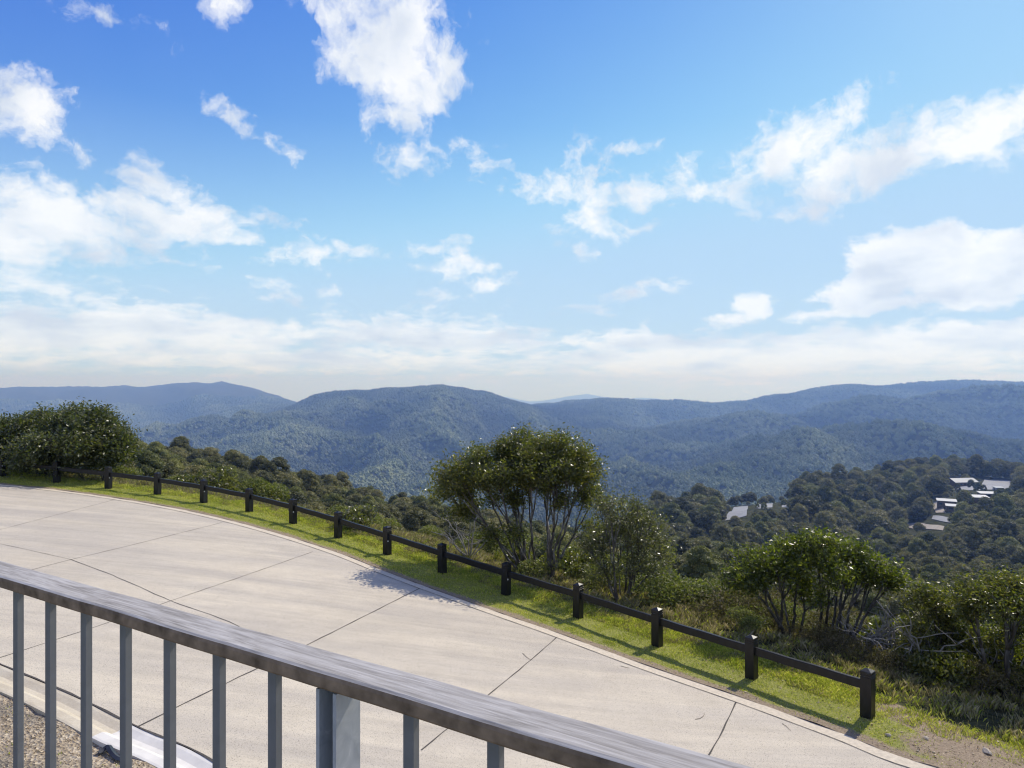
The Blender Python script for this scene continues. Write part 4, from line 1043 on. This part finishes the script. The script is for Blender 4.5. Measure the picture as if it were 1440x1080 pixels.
def gn_scatter(name, pts, scl, rz_, src, idx, label, gully=None):
    me = bpy.data.meshes.new(name); n = len(pts); me.vertices.add(n); me.vertices.foreach_set('co', pts.astype(np.float32).ravel())
    for nm_, arr, ty in (('scl', scl, 'FLOAT'), ('rz', rz_, 'FLOAT'), ('idx', idx, 'INT')):
        a = me.attributes.new(nm_, ty, 'POINT'); a.data.foreach_set('value', arr.astype(np.int32 if ty == 'INT' else np.float32))
    if gully is not None: set_color(me, gully, 'gully')
    o = bpy.data.objects.new(name, me); link(o)
    ng = bpy.data.node_groups.new(name, 'GeometryNodeTree')
    ng.interface.new_socket('Geometry', in_out='INPUT', socket_type='NodeSocketGeometry'); ng.interface.new_socket('Geometry', in_out='OUTPUT', socket_type='NodeSocketGeometry')
    N = ng.nodes; Lk = ng.links; gi = N.new('NodeGroupInput'); go = N.new('NodeGroupOutput'); ip = N.new('GeometryNodeInstanceOnPoints'); jn = N.new('GeometryNodeJoinGeometry')
    for s in reversed(src):
        oi = N.new('GeometryNodeObjectInfo'); oi.inputs['Object'].default_value = s; oi.inputs['As Instance'].default_value = True; oi.transform_space = 'ORIGINAL'
        Lk.new(oi.outputs['Geometry'], jn.inputs[0])
    def attr(nm_, t):
        a = N.new('GeometryNodeInputNamedAttribute'); a.data_type = t; a.inputs['Name'].default_value = nm_; return a.outputs['Attribute']
    Lk.new(gi.outputs[0], ip.inputs['Points']); Lk.new(jn.outputs[0], ip.inputs['Instance']); ip.inputs['Pick Instance'].default_value = True
    Lk.new(attr('idx', 'INT'), ip.inputs['Instance Index'])
    cv = N.new('ShaderNodeCombineXYZ'); Lk.new(attr('rz', 'FLOAT'), cv.inputs[2]); Lk.new(cv.outputs[0], ip.inputs['Rotation'])
    cs = N.new('ShaderNodeCombineXYZ'); s_ = attr('scl', 'FLOAT')
    for q in range(3): Lk.new(s_, cs.inputs[q])
    Lk.new(cs.outputs[0], ip.inputs['Scale']); Lk.new(ip.outputs[0], go.inputs[0])
    md = o.modifiers.new('scatter', 'NODES'); md.node_group = ng
    tag(o, label, None, None, 'stuff'); return o
def src_of(me):
    for o in COL.objects:
        if o.type == 'MESH' and o.data == me: return o
srcs = [s for s in (src_of(v[0]) for v in FV) if s]
gn_scatter('forest', np.stack([x, y, z], 1)[rest], size[rest], rf.uniform(0, 6.28, len(rest)), srcs, rf.integers(0, len(srcs), len(rest)), 'dark green gum forest covering the nearer hills')

# scrub on the near slope, seen as one cover
x, y = scatter(26, 110, 1.3, rf); s_ = rf.uniform(.9, 1.6, len(x)) * (1 + smoothstep(y, 40, 90) * .8); z = terrain(x, y)
sd_all = sdist(x, y); px = 720 + F * x / y
v = top_visible(x, y, z + .8 * s_, 5) & (sd_all > 4) & ~((px > 548) & (px < 625) & (y < 80))
x, y, z, s_ = x[v], y[v], z[v], s_[v]; k = thin(x, y, .95 * s_); x, y, z, s_ = x[k], y[k], z[k], s_[k]
srcs2 = [s for s in (src_of(SH[a][b]) for a, b in (('green', 0), ('green', 1), ('green', 2), ('dark', 0), ('brown', 0), ('dark', 1))) if s]
print('scrub', len(x))
gn_scatter('scrub', np.stack([x, y, z], 1), s_, rf.uniform(0, 6.28, len(x)), srcs2, rf.integers(0, len(srcs2), len(x)), 'olive and brown heath scrub covering the slope below the fence')

# far mountain canopy
def far_crown(seed):
    rng = np.random.default_rng(seed); bm = bmesh.new()
    for k in range(4):
        a = k * 1.9 + rng.uniform(0, 1); r = .45 if k else 0
        bmesh.ops.create_icosphere(bm, subdivisions=2, radius=1, matrix=Matrix.Translation((r * math.cos(a), r * math.sin(a), .1 + .55 * (k == 0) + rng.uniform(-.1, .2))) @ Matrix.Diagonal((.62, .62, .62, 1)))
    for v_ in bm.verts: v_.co *= 1 + .13 * rng.normal()
    me = bpy.data.meshes.new('distant_forest'); bm.to_mesh(me); bm.free(); me.materials.append(M['leaf_far']); return me
fo = []
x, y = scatter(1300, 7200, 15.5, rf, 0.86)
sp = 1 + 0.5 * smoothstep(y, 3500, 7000); kp = rf.random(len(x)) < 1 / sp ** 2; x, y, sp = x[kp], y[kp], sp[kp]
z = terrain(x, y); v = top_visible(x, y, z + 18, 4); x, y, z, sp = x[v], y[v], z[v], sp[v]
print('far crowns', len(x))
# one real crown mesh per variant is a joined part of the stuff itself
fc = far_crown(9); v0 = np.empty(len(fc.vertices) * 3, np.float32); fc.vertices.foreach_get('co', v0); v0 = v0.reshape(-1, 3)
seed_o = bpy.data.objects.new('distant_forest', fc); link(seed_o); seed_o.location = (x[0], y[0], z[0] + 4); seed_o.scale = (9, 9, 9); tag(seed_o, 'hazy forest tree far off on the mountainside', None, None, 'stuff')
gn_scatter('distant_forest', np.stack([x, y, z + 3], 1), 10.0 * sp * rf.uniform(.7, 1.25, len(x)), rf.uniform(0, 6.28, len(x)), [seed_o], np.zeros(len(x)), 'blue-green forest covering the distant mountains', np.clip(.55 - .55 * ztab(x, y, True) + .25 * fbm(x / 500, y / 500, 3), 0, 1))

# ---------------------------------------------------------------- grass
def blades(name, P, H, Wd, mat, label, lean=0.35, two=True):
    n = len(P); a = RNG.uniform(0, 2 * np.pi, n); s = np.stack([np.cos(a), np.sin(a), np.zeros(n)], 1)
    b = RNG.uniform(0, 2 * np.pi, n); l = np.stack([np.cos(b), np.sin(b), np.zeros(n)], 1) * (RNG.random(n) * lean)[:, None]
    up = np.array([0, 0, 1.0]); Hc = H[:, None]; wc = Wd[:, None] if isinstance(Wd, np.ndarray) else Wd
    v = np.stack([P - s * wc / 2, P + s * wc / 2, P + up * Hc * .55 + l * Hc * .35 + s * wc * .4, P + up * Hc * (1 - .2 * (lean > .5)) + l * Hc], 1).reshape(-1, 3)
    f = np.arange(n * 4).reshape(-1, 4)
    o = mesh_obj(name, v, f, mat); set_color(o.data, np.repeat(RNG.random(n), 4)); tag(o, label, None, None, 'stuff'); return o
def sample_verge(n, smin, smax, xr=(-21, 10.5)):
    k = RNG.integers(0, NR - 1, n); fr = RNG.random(n)[:, None]; p = ef[k] * (1 - fr) + ef[k + 1] * fr
    t = RNG.uniform(smin, smax, n)[:, None]; q = p - nf_[k] * t
    m = (q[:, 0] > xr[0]) & (q[:, 0] < xr[1]) & (q[:, 1] > 5.5); return q[m], t[m, 0]
q, t = sample_verge(900000, 0.01, 3.2)
sdq = sdist(q[:, 0], q[:, 1]); m = sdq < 1.3; q, t, sdq = q[m], t[m], sdq[m]
dq = dirt_at(q[:, 0], q[:, 1]); dist = q[:, 1]
edge_n = 0.5 + 0.5 * fbm(q[:, 0] / .35, q[:, 1] / .35, 3)
keep = (RNG.random(len(q)) > np.clip(dq * 1.05 + .12 * (edge_n - .5), 0, .985)) & (RNG.random(len(q)) < np.clip(1.25 * (11.0 / np.maximum(dist, 9)) ** 1.1, 0, 1))
q, t, sdq, dq = q[keep], t[keep], sdq[keep], dq[keep]
print('grass', len(q))
H = RNG.uniform(.014, .038, len(q)) * (1 + 1.1 * np.clip(fbm(q[:, 0] / .5, q[:, 1] / .5, 3) * .6 + .2, 0, 1)) * (1 + 1.6 * smoothstep(sdq, -0.05, .6)) * (1 - .5 * dq)
pz = verge_z(q[:, 0], q[:, 1])
blades('grass', np.column_stack([q, pz - .004]), H, 0.0065 * (1 + np.maximum(dist[keep] - 9, 0) / 14), M['grass'], 'short bright green grass along the verge between road and fence', .8)
# long seeding grass past the fence
n = 620000; k = RNG.integers(0, len(FLS) - 1, n); fr = RNG.random(n)[:, None]; p = FLS[k] * (1 - fr) + FLS[k + 1] * fr
dl = FLS[k + 1] - FLS[k]; dl = dl / np.linalg.norm(dl, axis=1)[:, None]; nr_ = np.stack([dl[:, 1], -dl[:, 0]], 1)
if sdist(np.array([p[0, 0] + nr_[0, 0]]), np.array([p[0, 1] + nr_[0, 1]]))[0] < 0: nr_ = -nr_
q = p + nr_ * (0.22 + 4.6 * RNG.random(n)[:, None] ** 1.3)
m = (q[:, 0] > -20) & (q[:, 0] < 11.5) & (q[:, 1] > 5.5); q = q[m]; sdq = sdist(q[:, 0], q[:, 1])
cl = fbm(q[:, 0] / .45, q[:, 1] / .45, 3); w_ = RNG.random(len(q)) < np.clip(.45 + 1.3 * cl, .05, 1) * (1 - .35 * smoothstep(sdq, 2.5, 5)) * (.45 + .55 * smoothstep(q[:, 0], -16, 2))
q, sdq, cl = q[w_], sdq[w_], cl[w_]
tz = terrain(q[:, 0], q[:, 1]); vz = verge_z(q[:, 0], q[:, 1]); zz = np.where(sdq < 1.5, np.maximum(tz, vz), tz)
Hq = RNG.uniform(.06, .20, len(q)) * (.55 + .6 * np.clip(cl + .5, 0, 1)) * (.35 + .75 * smoothstep(sdq, .2, 1.6))
gm = smoothstep(q[:, 0], 3.5, 6.5) * (1 - smoothstep(sdq, 0.9, 2.1)); isg = RNG.random(len(q)) < (.22 + .50 * gm)
print('long grass', len(q))
P3 = np.column_stack([q, zz - .01])
blades('long_grass', P3[isg], Hq[isg], .0038, M['grass'], 'long green grass tufts just past the fence', .7)
blades('dry_grass', P3[~isg], Hq[~isg] * 1.15, .0035, M['drygrass'], 'straw-coloured seeding grass past the fence', .55)
# grassy knoll left of the largest tree
xk, yk = scatter(24, 80, .16, rf, .2); pk = 720 + F * xk / yk
xk = xk - 0.16 * yk; pk = 720 + F * xk / yk; v = (pk > 540) & (pk < 632); xk, yk = xk[v][:90000], yk[v][:90000]
blades('dry_grass', np.column_stack([xk, yk, terrain(xk, yk) - .01]), RNG.uniform(.12, .3, len(xk)), .012, M['drygrass'], 'golden grass on the small knoll left of the largest tree', .6)

# ---------------------------------------------------------------- stones, litter, twigs
def rock_mesh(seed, sub=2, rough=.16):
    rng = np.random.default_rng(seed); bm = bmesh.new(); bmesh.ops.create_icosphere(bm, subdivisions=sub, radius=1)
    ax = rng.normal(0, 1, (7, 3)); ax = unit(ax); dd = rng.uniform(.55, .9, 7)
    for v_ in bm.verts:
        c = np.array(v_.co)
        for a_, d_ in zip(ax, dd):
            e = c @ a_ - d_
            if e > 0: c = c - a_ * e
        v_.co = Vector(c * (1 + rough * .35 * rng.normal()))
    me = bpy.data.meshes.new('rock'); bm.to_mesh(me); bm.free(); me.materials.append(M['rock']); return me
def surf_z(x, y): return float(verge_z(np.array([x]), np.array([y]))[0])
for (px_, py_, sz, lb) in [(1387, 1060, .085, 'tan fist-sized rock on the bare dirt at the lower right, the largest stone'), (1302, 1040, .055, 'dark-sided stone in the weeds beyond the last fence post'), (1386, 1036, .07, 'flat pale slab of stone at the edge of the long grass, lower right'),
        (1250, 1036, .05, 'small pale stone near the concrete edge, right of the last fence post'), (1355, 1028, .045, 'small grey stone where the dirt meets the long grass'), (1402, 1040, .05, 'brown stone just right of the flat pale slab')]:
    X_, Y_ = G(px_, py_); o = bpy.data.objects.new('rock', rock_mesh(int(px_))); link(o)
    o.location = (X_, Y_, surf_z(X_, Y_) + sz * .25); o.scale = (sz, sz * .8, sz * (.55 if 'flat' not in lb else .22)); o.rotation_euler = (0, .15, px_); tag(o, lb, 'rock')
q, t = sample_verge(26000, .02, 3.3, (-8, 10.5)); sdq = sdist(q[:, 0], q[:, 1]); dq = dirt_at(q[:, 0], q[:, 1])
m = (sdq < 1.4) & (RNG.random(len(q)) < np.clip(dq * 1.3 + .05, 0, 1) * (.25 + .75 * smoothstep(q[:, 0], 2, 6.5))); q = q[m]
rm = rock_mesh(5, 1, .1); rv = np.array([v_.co[:] for v_ in rm.vertices]); rfc = np.array([list(p_.vertices) for p_ in rm.polygons])
def pebbles(name, q, z, s, mat, label, flat=.6):
    n = len(q); a = RNG.uniform(0, 6.28, n); ca, sa = np.cos(a)[:, None], np.sin(a)[:, None]
    vx = rv[None, :, 0] * ca - rv[None, :, 1] * sa; vy = (rv[None, :, 0] * sa + rv[None, :, 1] * ca) * .75; vz_ = rv[None, :, 2] * flat
    V = np.stack([vx * s[:, None] + q[:, 0:1], vy * s[:, None] + q[:, 1:2], vz_ * s[:, None] + z[:, None]], -1).reshape(-1, 3)
    f = (rfc[None] + (np.arange(n) * len(rv))[:, None, None]).reshape(-1, 3)
    o = mesh_obj(name, V, f, mat); set_color(o.data, np.repeat(RNG.random(n), len(rv))); tag(o, label, None, None, 'stuff'); return o
s = RNG.uniform(.004, .012, len(q)) * (1 + (RNG.random(len(q)) < .06) * 1.6)
pebbles('gravel', q, verge_z(q[:, 0], q[:, 1]) + s * .3, s, M['litter'], 'small stones and crumbs of soil on the dirt edge of the verge')
q, t = sample_verge(22000, .02, 2.6, (-16, 10.5)); _k = RNG.random(len(q)) < .25 + .75 * smoothstep(q[:, 0], -3, 4); q = q[_k]; m = (sdist(q[:, 0], q[:, 1]) < .6) & (RNG.random(len(q)) < .25 + .5 * dirt_at(q[:, 0], q[:, 1])); q = q[m]
lo_ = leaf_obj('leaf_litter', np.column_stack([q, verge_z(q[:, 0], q[:, 1]) + .018]), RNG.uniform(.02, .05, len(q)), M['litter'], None, .45); tag(lo_, 'dry fallen leaves scattered over the verge', None, None, 'stuff')
# gravel bed chips
n = 80000; k = RNG.integers(ks - 60, NR - 60, n); q = en[k] + nn[k] * RNG.uniform(.52, 3.6, n)[:, None] + RNG.normal(0, .05, (n, 2))
m = (q[:, 0] > -8.5) & (q[:, 0] < -2.5); q = q[m]
md_ = np.min(np.hypot(q[:, None, 0] - en[None, ::3, 0], q[:, None, 1] - en[None, ::3, 1]), 1); q = q[md_ > .53]
s = RNG.uniform(.004, .013, len(q)); pebbles('gravel', q, bed_z(q[:, 0], q[:, 1]) + s * .3, s, M['litter'], 'brown and grey gravel chips in the bed beside the kerb')
n = 9000; k = RNG.integers(ks - 60, NR - 60, n); q = en[k] + nn[k] * RNG.uniform(.55, 3.6, n)[:, None]
m = (fbm(q[:, 0] / .4, q[:, 1] / .4, 3) > -.02) & (q[:, 0] < -3); q = q[m]
blades('grass', np.column_stack([q, bed_z(q[:, 0], q[:, 1])]), RNG.uniform(.02, .05, len(q)), .008, M['grass'], 'small green weeds growing in the gravel bed', 1.0)
# fallen twigs on the concrete
for j, (pts, lb) in enumerate([([(735, 919), (741, 925), (746, 928), (748, 927)], 'short curved dark twig lying on the concrete beside a joint'),
        ([(978, 1012), (984, 1011), (989, 1008), (991, 1004)], 'thin curved twig on the concrete near the second last joint'),
        ([(1100, 903 + 115), (1106, 1022), (1112, 1028)], 'hair-thin twig on the concrete right of the last joint'),
        ([(873, 937), (880, 939), (886, 940)], 'thin pale straw lying near the outer edge of the concrete')]):
    P = np.array([[*G(*p), 0] for p in pts]); P[:, 2] = g(P[:, 0], P[:, 1]) + .008
    mb = MB(); tube(mb, P, np.linspace(.0042, .002, len(P)), 5); o = mb.obj('twig', M['twig']); tag(o, lb, 'twig')
# scrap of black plastic beside the kerb
P = np.array([[*G(*p), 0] for p in [(137, 1059), (146, 1054), (152, 1053), (157, 1060), (166, 1069), (178, 1076)]]); P = catmull(P, 4)
n = len(P); zf_ = bed_z(P[:, 0], P[:, 1]) + .03 + .035 * np.sin(np.linspace(0, 3.6, n)) ** 2; d_ = np.gradient(P[:, :2], axis=0); d_ /= np.linalg.norm(d_, axis=1)[:, None]; N2 = np.stack([-d_[:, 1], d_[:, 0]], 1)
vs = []; hw = .035
for i in range(n):
    for o_, dz in ((-hw, 0), (0, .018), (hw, 0), (hw, -.006), (0, .012), (-hw, -.006)): vs.append((P[i, 0] + N2[i, 0] * o_, P[i, 1] + N2[i, 1] * o_, zf_[i] + dz))
fs = [(i * 6 + j, i * 6 + (j + 1) % 6, i * 6 + 6 + (j + 1) % 6, i * 6 + 6 + j) for i in range(n - 1) for j in range(6)]
o = mesh_obj('plastic_strip', vs, fs, M['plastic']); tag(o, 'torn black plastic strip lying on the gravel where the white kerb begins', 'plastic strip')


# ------------------------------------------------------------------ light, sky
sun = bpy.data.lights.new('sun', 'SUN'); sun.energy = 3.7; sun.angle = R(0.53); sun.color = (1.0, 0.935, 0.83)
so = bpy.data.objects.new('sun', sun); link(so)
sd_ = Vector((math.sin(AZ) * math.cos(EL), math.cos(AZ) * math.cos(EL), math.sin(EL)))
so.rotation_euler = sd_.to_track_quat('Z', 'Y').to_euler(); so.location = (0, 0, 60)

def build_world():
    w = bpy.data.worlds.new('World'); sc.world = w; w.use_nodes = True
    nt = NT(w); bg = nt.n['Background']
    sky = nt.new('ShaderNodeTexSky', sky_type='NISHITA'); sky.sun_disc = False
    sky.sun_elevation = EL; sky.sun_rotation = AZ; sky.altitude = 1700; sky.air_density = 1.0; sky.dust_density = 0.6; sky.ozone_density = 1.2
    STR = 0.125
    skyc = nt.mix(1.0, sky.outputs[0], (SKYG[0], SKYG[1], SKYG[2]), 'MULTIPLY')
    # deepen the blue away from the sun
    kk = STR * 2 ** EXPO
    sp_ = nt.new('ShaderNodeSeparateColor'); nt.link(skyc, sp_.inputs[0]); cm_ = nt.new('ShaderNodeCombineColor')
    for i_, (mid, tgt, gm, cap) in enumerate(((0.246, 0.232, 2.7, 0.305), (0.503, 0.455, 1.8, 0.62), (1.02, 0.845, 0.5, 1.3))):
        v0_ = nt.math('MULTIPLY', sp_.outputs[i_], kk); v_ = nt.math('SMOOTH_MIN', v0_, cap); v_.node.inputs[2].default_value = 0.16
        nt.link(nt.math('MULTIPLY', nt.math('POWER', nt.math('MULTIPLY', v_, 1 / mid), gm), tgt / kk), cm_.inputs[i_])
    skyc = cm_.outputs[0]
    tc = nt.new('ShaderNodeTexCoord').outputs['Generated']
    sep = nt.new('ShaderNodeSeparateXYZ'); nt.link(tc, sep.inputs[0])
    az = nt.math('ARCTAN2', sep.outputs[0], sep.outputs[1]); el = nt.math('ARCSINE', sep.outputs[2])
    # cloud deck coordinates: clouds get finer and flatter toward the horizon
    comb = nt.new('ShaderNodeCombineXYZ'); nt.link(az, comb.inputs[0]); nt.link(el, comb.inputs[1]); P = comb.outputs[0]
    def vadd(a, b, op='ADD'):
        nd = nt.new('ShaderNodeVectorMath', operation=op)
        for i, v in enumerate((a, b)):
            if isinstance(v, tuple): nd.inputs[i].default_value = v
            else: nt.link(v, nd.inputs[i])
        return nd.outputs[0]
    nz = nt.new('ShaderNodeTexNoise'); nz.inputs['Scale'].default_value = 7.0; nz.inputs['Detail'].default_value = 6; nz.inputs['Roughness'].default_value = 0.62
    nt.link(tc, nz.inputs['Vector'])
    wv = vadd(nz.outputs['Color'], (0.5, 0.5, 0.5), 'SUBTRACT')
    wv = vadd(wv, (0.17, 0.075, 0.0), 'MULTIPLY')
    PW = vadd(P, wv)
    nz2 = nt.new('ShaderNodeTexNoise'); nz2.inputs['Scale'].default_value = 22.0; nz2.inputs['Detail'].default_value = 7; nz2.inputs['Roughness'].default_value = 0.62
    lg = nt.math('LOGARITHM', nt.math('MAXIMUM', nt.math('ADD', el, 0.07), 0.02), 2.71828)
    cq = nt.new('ShaderNodeCombineXYZ'); nt.link(nt.math('MULTIPLY', az, 1.0), cq.inputs[0]); nt.link(nt.math('MULTIPLY', lg, 0.42), cq.inputs[1]); PQ = cq.outputs[0]
    PQ2 = vadd(PQ, vadd(vadd(nz.outputs['Color'], (0.5, 0.5, 0.5), 'SUBTRACT'), (0.10, 0.06, 0.0), 'MULTIPLY'))
    nt.link(PQ2, nz2.inputs['Vector'])
    # (px, py, half width, half height, tilt deg, density)
    CL = CLOUDS
    def pe(px, py):
        x = (px - 720) / F; z = -(py - 540) / F
        return math.atan2(x, 1), math.atan2(z, math.hypot(x, 1))
    total = None
    for (px, py, hw, hh, tilt, dens) in CL:
        a, e = pe(px, py); a1, _ = pe(px + hw, py); a0, _ = pe(px - hw, py); _, e1 = pe(px, py - hh); _, e0 = pe(px, py + hh)
        v = vadd(PW, (a, e, 0), 'SUBTRACT')
        mp = nt.new('ShaderNodeMapping', vector_type='TEXTURE'); mp.inputs['Rotation'].default_value = (0, 0, R(tilt))
        mp.inputs['Scale'].default_value = ((a1 - a0) / 2, (e1 - e0) / 2, 1); nt.link(v, mp.inputs['Vector'])
        ln = nt.new('ShaderNodeVectorMath', operation='LENGTH'); nt.link(mp.outputs[0], ln.inputs[0])
        s = nt.math('MULTIPLY', nt.math('SUBTRACT', 1.25, ln.outputs['Value']), dens)
        total = s if total is None else nt.math('MAXIMUM', total, s)
    # clouds around the rest of the sky, behind the view
    gen = nt.math('SUBTRACT', nt.math('MULTIPLY', nt.noise(tc, 2.6, 5, 0.6), 3.2), 1.30)
    back = nt.math('GREATER_THAN', nt.math('ABSOLUTE', az), 0.95)
    total = nt.math('MAXIMUM', total, nt.math('ADD', nt.math('MULTIPLY', gen, back), nt.math('MULTIPLY', nt.math('SUBTRACT', 1.0, back), -2.0)))
    dn = nt.math('ADD', total, nt.math('MULTIPLY', nt.math('SUBTRACT', nz2.outputs['Fac'], 0.52), 3.2))
    mask = nt.ramp(dn, [(0.0, 0.0), (0.18, 0.10), (0.52, 0.60), (1.0, 1.0)], 'B_SPLINE')
    # shading of the cloud body
    sh = nt.new('ShaderNodeTexNoise'); sh.inputs['Scale'].default_value = 9; sh.inputs['Detail'].default_value = 5
    mp3 = nt.new('ShaderNodeMapping'); mp3.inputs['Scale'].default_value = (1, 1, 2.6); nt.link(PQ2, mp3.inputs['Vector']); nt.link(mp3.outputs[0], sh.inputs['Vector'])
    cc = nt.ramp(sh.outputs['Fac'], [(0.33, (0.68, 0.74, 0.83)), (0.46, (0.84, 0.88, 0.93)), (0.57, (0.97, 0.98, 0.99))])
    k = 1.0 / STR / (2 ** EXPO)
    cc = nt.mix(1.0, cc, (k * CLG, k * CLG, k * CLG), 'MULTIPLY')
    cc = nt.mix(1.0, cc, nt.ramp(el, [(0.0, (0.90, 0.965, 1.07)), (0.12, (0.94, 0.98, 1.04)), (0.3, (1.0, 1.0, 1.0))]), 'MULTIPLY')
    # pale band just above the horizon
    hz = nt.ramp(el, [(0.0, 1.0), (0.06, 0.80), (0.16, 0.40), (0.36, 0.06), (0.6, 0.0)])
    base = nt.mix(hz, skyc, tuple(k * c for c in (0.56, 0.76, 0.96)))
    # nothing sharper than the air allows low down
    fin = nt.mix(mask, base, cc)
    nt.link(fin, bg.inputs['Color']); bg.inputs['Strength'].default_value = STR
EXPO = 0.38
CLG = 1.06
SKYG = (0.70, 0.98, 1.26)
CLOUDS = [
 (35, 148, 78, 48, -20, 1.1), (0, 125, 55, 36, 0, 1.0), (70, 178, 30, 30, 0, 0.6),
 (60, 305, 170, 58, -8, 1.2), (250, 302, 125, 38, -5, 1.2), (-10, 330, 95, 75, 0, 1.1), (215, 258, 50, 30, 0, 0.8), (80, 400, 110, 32, -15, 0.4),
 (535, 50, 85, 95, -25, 1.2), (570, 110, 85, 75, 30, 1.1), (545, 165, 35, 30, 0, 0.7), (490, 20, 90, 40, -10, 0.8), (625, 85, 40, 60, 0, 0.7),
 (335, 165, 40, 17, -30, 0.75), (385, 200, 45, 14, -28, 0.5), (590, 222, 62, 24, 20, 0.6), (680, 235, 24, 12, 0, 0.6),
 (120, 8, 55, 16, 0, 0.45), (330, 15, 60, 20, 30, 0.35), (135, 215, 30, 16, -40, 0.4),
 (440, 356, 75, 20, 4, 0.65), (640, 368, 62, 30, -20, 0.75), (690, 398, 40, 16, 0, 0.6), (410, 405, 90, 14, -8, 0.4), (610, 425, 60, 12, 0, 0.35),
 (770, 268, 85, 22, -5, 0.75), (830, 250, 35, 40, 30, 0.6), (900, 270, 100, 26, 12, 0.8), (830, 320, 60, 28, -15, 0.75), (890, 325, 45, 12, 0, 0.5), (822, 355, 16, 12, 0, 0.5), (1000, 275, 60, 22, 0, 0.7),
 (1100, 225, 100, 55, 20, 1.0), (1160, 165, 60, 22, 20, 0.7), (1250, 225, 160, 42, 14, 1.2), (1380, 190, 110, 42, 14, 1.3), (1200, 262, 90, 18, 0, 0.7), (1145, 297, 55, 16, -5, 0.85),
 (1290, 370, 90, 46, 0, 3.0), (1400, 382, 130, 50, 10, 3.2), (1225, 407, 78, 30, 22, 2.8), (1240, 436, 110, 12, 4, 1.5), (1360, 432, 50, 10, 0, 1.3),
 (1065, 430, 34, 20, 0, 1.5), (1035, 448, 30, 9, 0, 1.1), (1135, 447, 24, 10, 0, 0.8), (880, 418, 75, 17, 6, 0.7), (805, 178, 20, 14, 0, 0.3), (895, 210, 28, 9, 0, 0.35),
 (150, 468, 430, 38, 1, 1.5), (600, 472, 210, 26, -1, 1.3), (120, 415, 110, 18, 0, 0.5), (1100, 502, 500, 34, 1, 1.5), (1350, 480, 260, 24, 3, 1.6), (950, 484, 190, 20, -3, 1.3), (400, 508, 520, 22, 0, 1.1), (1000, 525, 600, 12, 0, .8), (0, 490, 90, 12, 0, 1.0),
]
build_world()

# ------------------------------------------------------------------ haze
def build_haze():
    mb = MB(); mb.box((0, 15600, -800), (110000, 32000, 2200))
    m = bpy.data.materials.new('air_haze'); m.use_nodes = True; nt = m.node_tree
    for n_ in list(nt.nodes):
        if n_.type == 'BSDF_PRINCIPLED': nt.nodes.remove(n_)
    pv = nt.nodes.new('ShaderNodeVolumePrincipled'); pv.inputs['Density'].default_value = HAZE
    pv.inputs['Color'].default_value = (0.265, 0.46, 1.0, 1); pv.inputs['Absorption Color'].default_value = (1, 1, 1, 1); pv.inputs['Anisotropy'].default_value = 0.2
    nt.links.new(pv.outputs[0], nt.nodes['Material Output'].inputs['Volume'])
    o = mb.obj('haze', m); tag(o, kind='stuff'); o['label'] = 'thin blue air haze over the valleys and distant hills'
HAZE = 1.3e-4
build_haze()

# ------------------------------------------------------------------ camera
cam = bpy.data.cameras.new('camera'); co = bpy.data.objects.new('camera', cam); link(co)
co.location = (0, 0, 0); co.rotation_euler = (R(90), 0, 0)
cam.sensor_width = 36; cam.lens = 36 * F / 1440; cam.clip_start = 0.05; cam.clip_end = 120000
sc.camera = co
sc.view_settings.view_transform = 'Standard'; sc.view_settings.look = 'None'
sc.view_settings.exposure = EXPO; sc.view_settings.gamma = 1
sc.view_settings.use_curve_mapping = False
sc.cycles.max_bounces = 5; sc.cycles.diffuse_bounces = 3; sc.cycles.glossy_bounces = 2; sc.cycles.transmission_bounces = 2
sc.cycles.transparent_max_bounces = 8; sc.cycles.volume_bounces = 0
sc.cycles.use_denoising = True
sc.cycles.filter_width = 1.2
sc.cycles.sample_clamp_indirect = 4.0
sc.cycles.caustics_reflective = False; sc.cycles.caustics_refractive = False
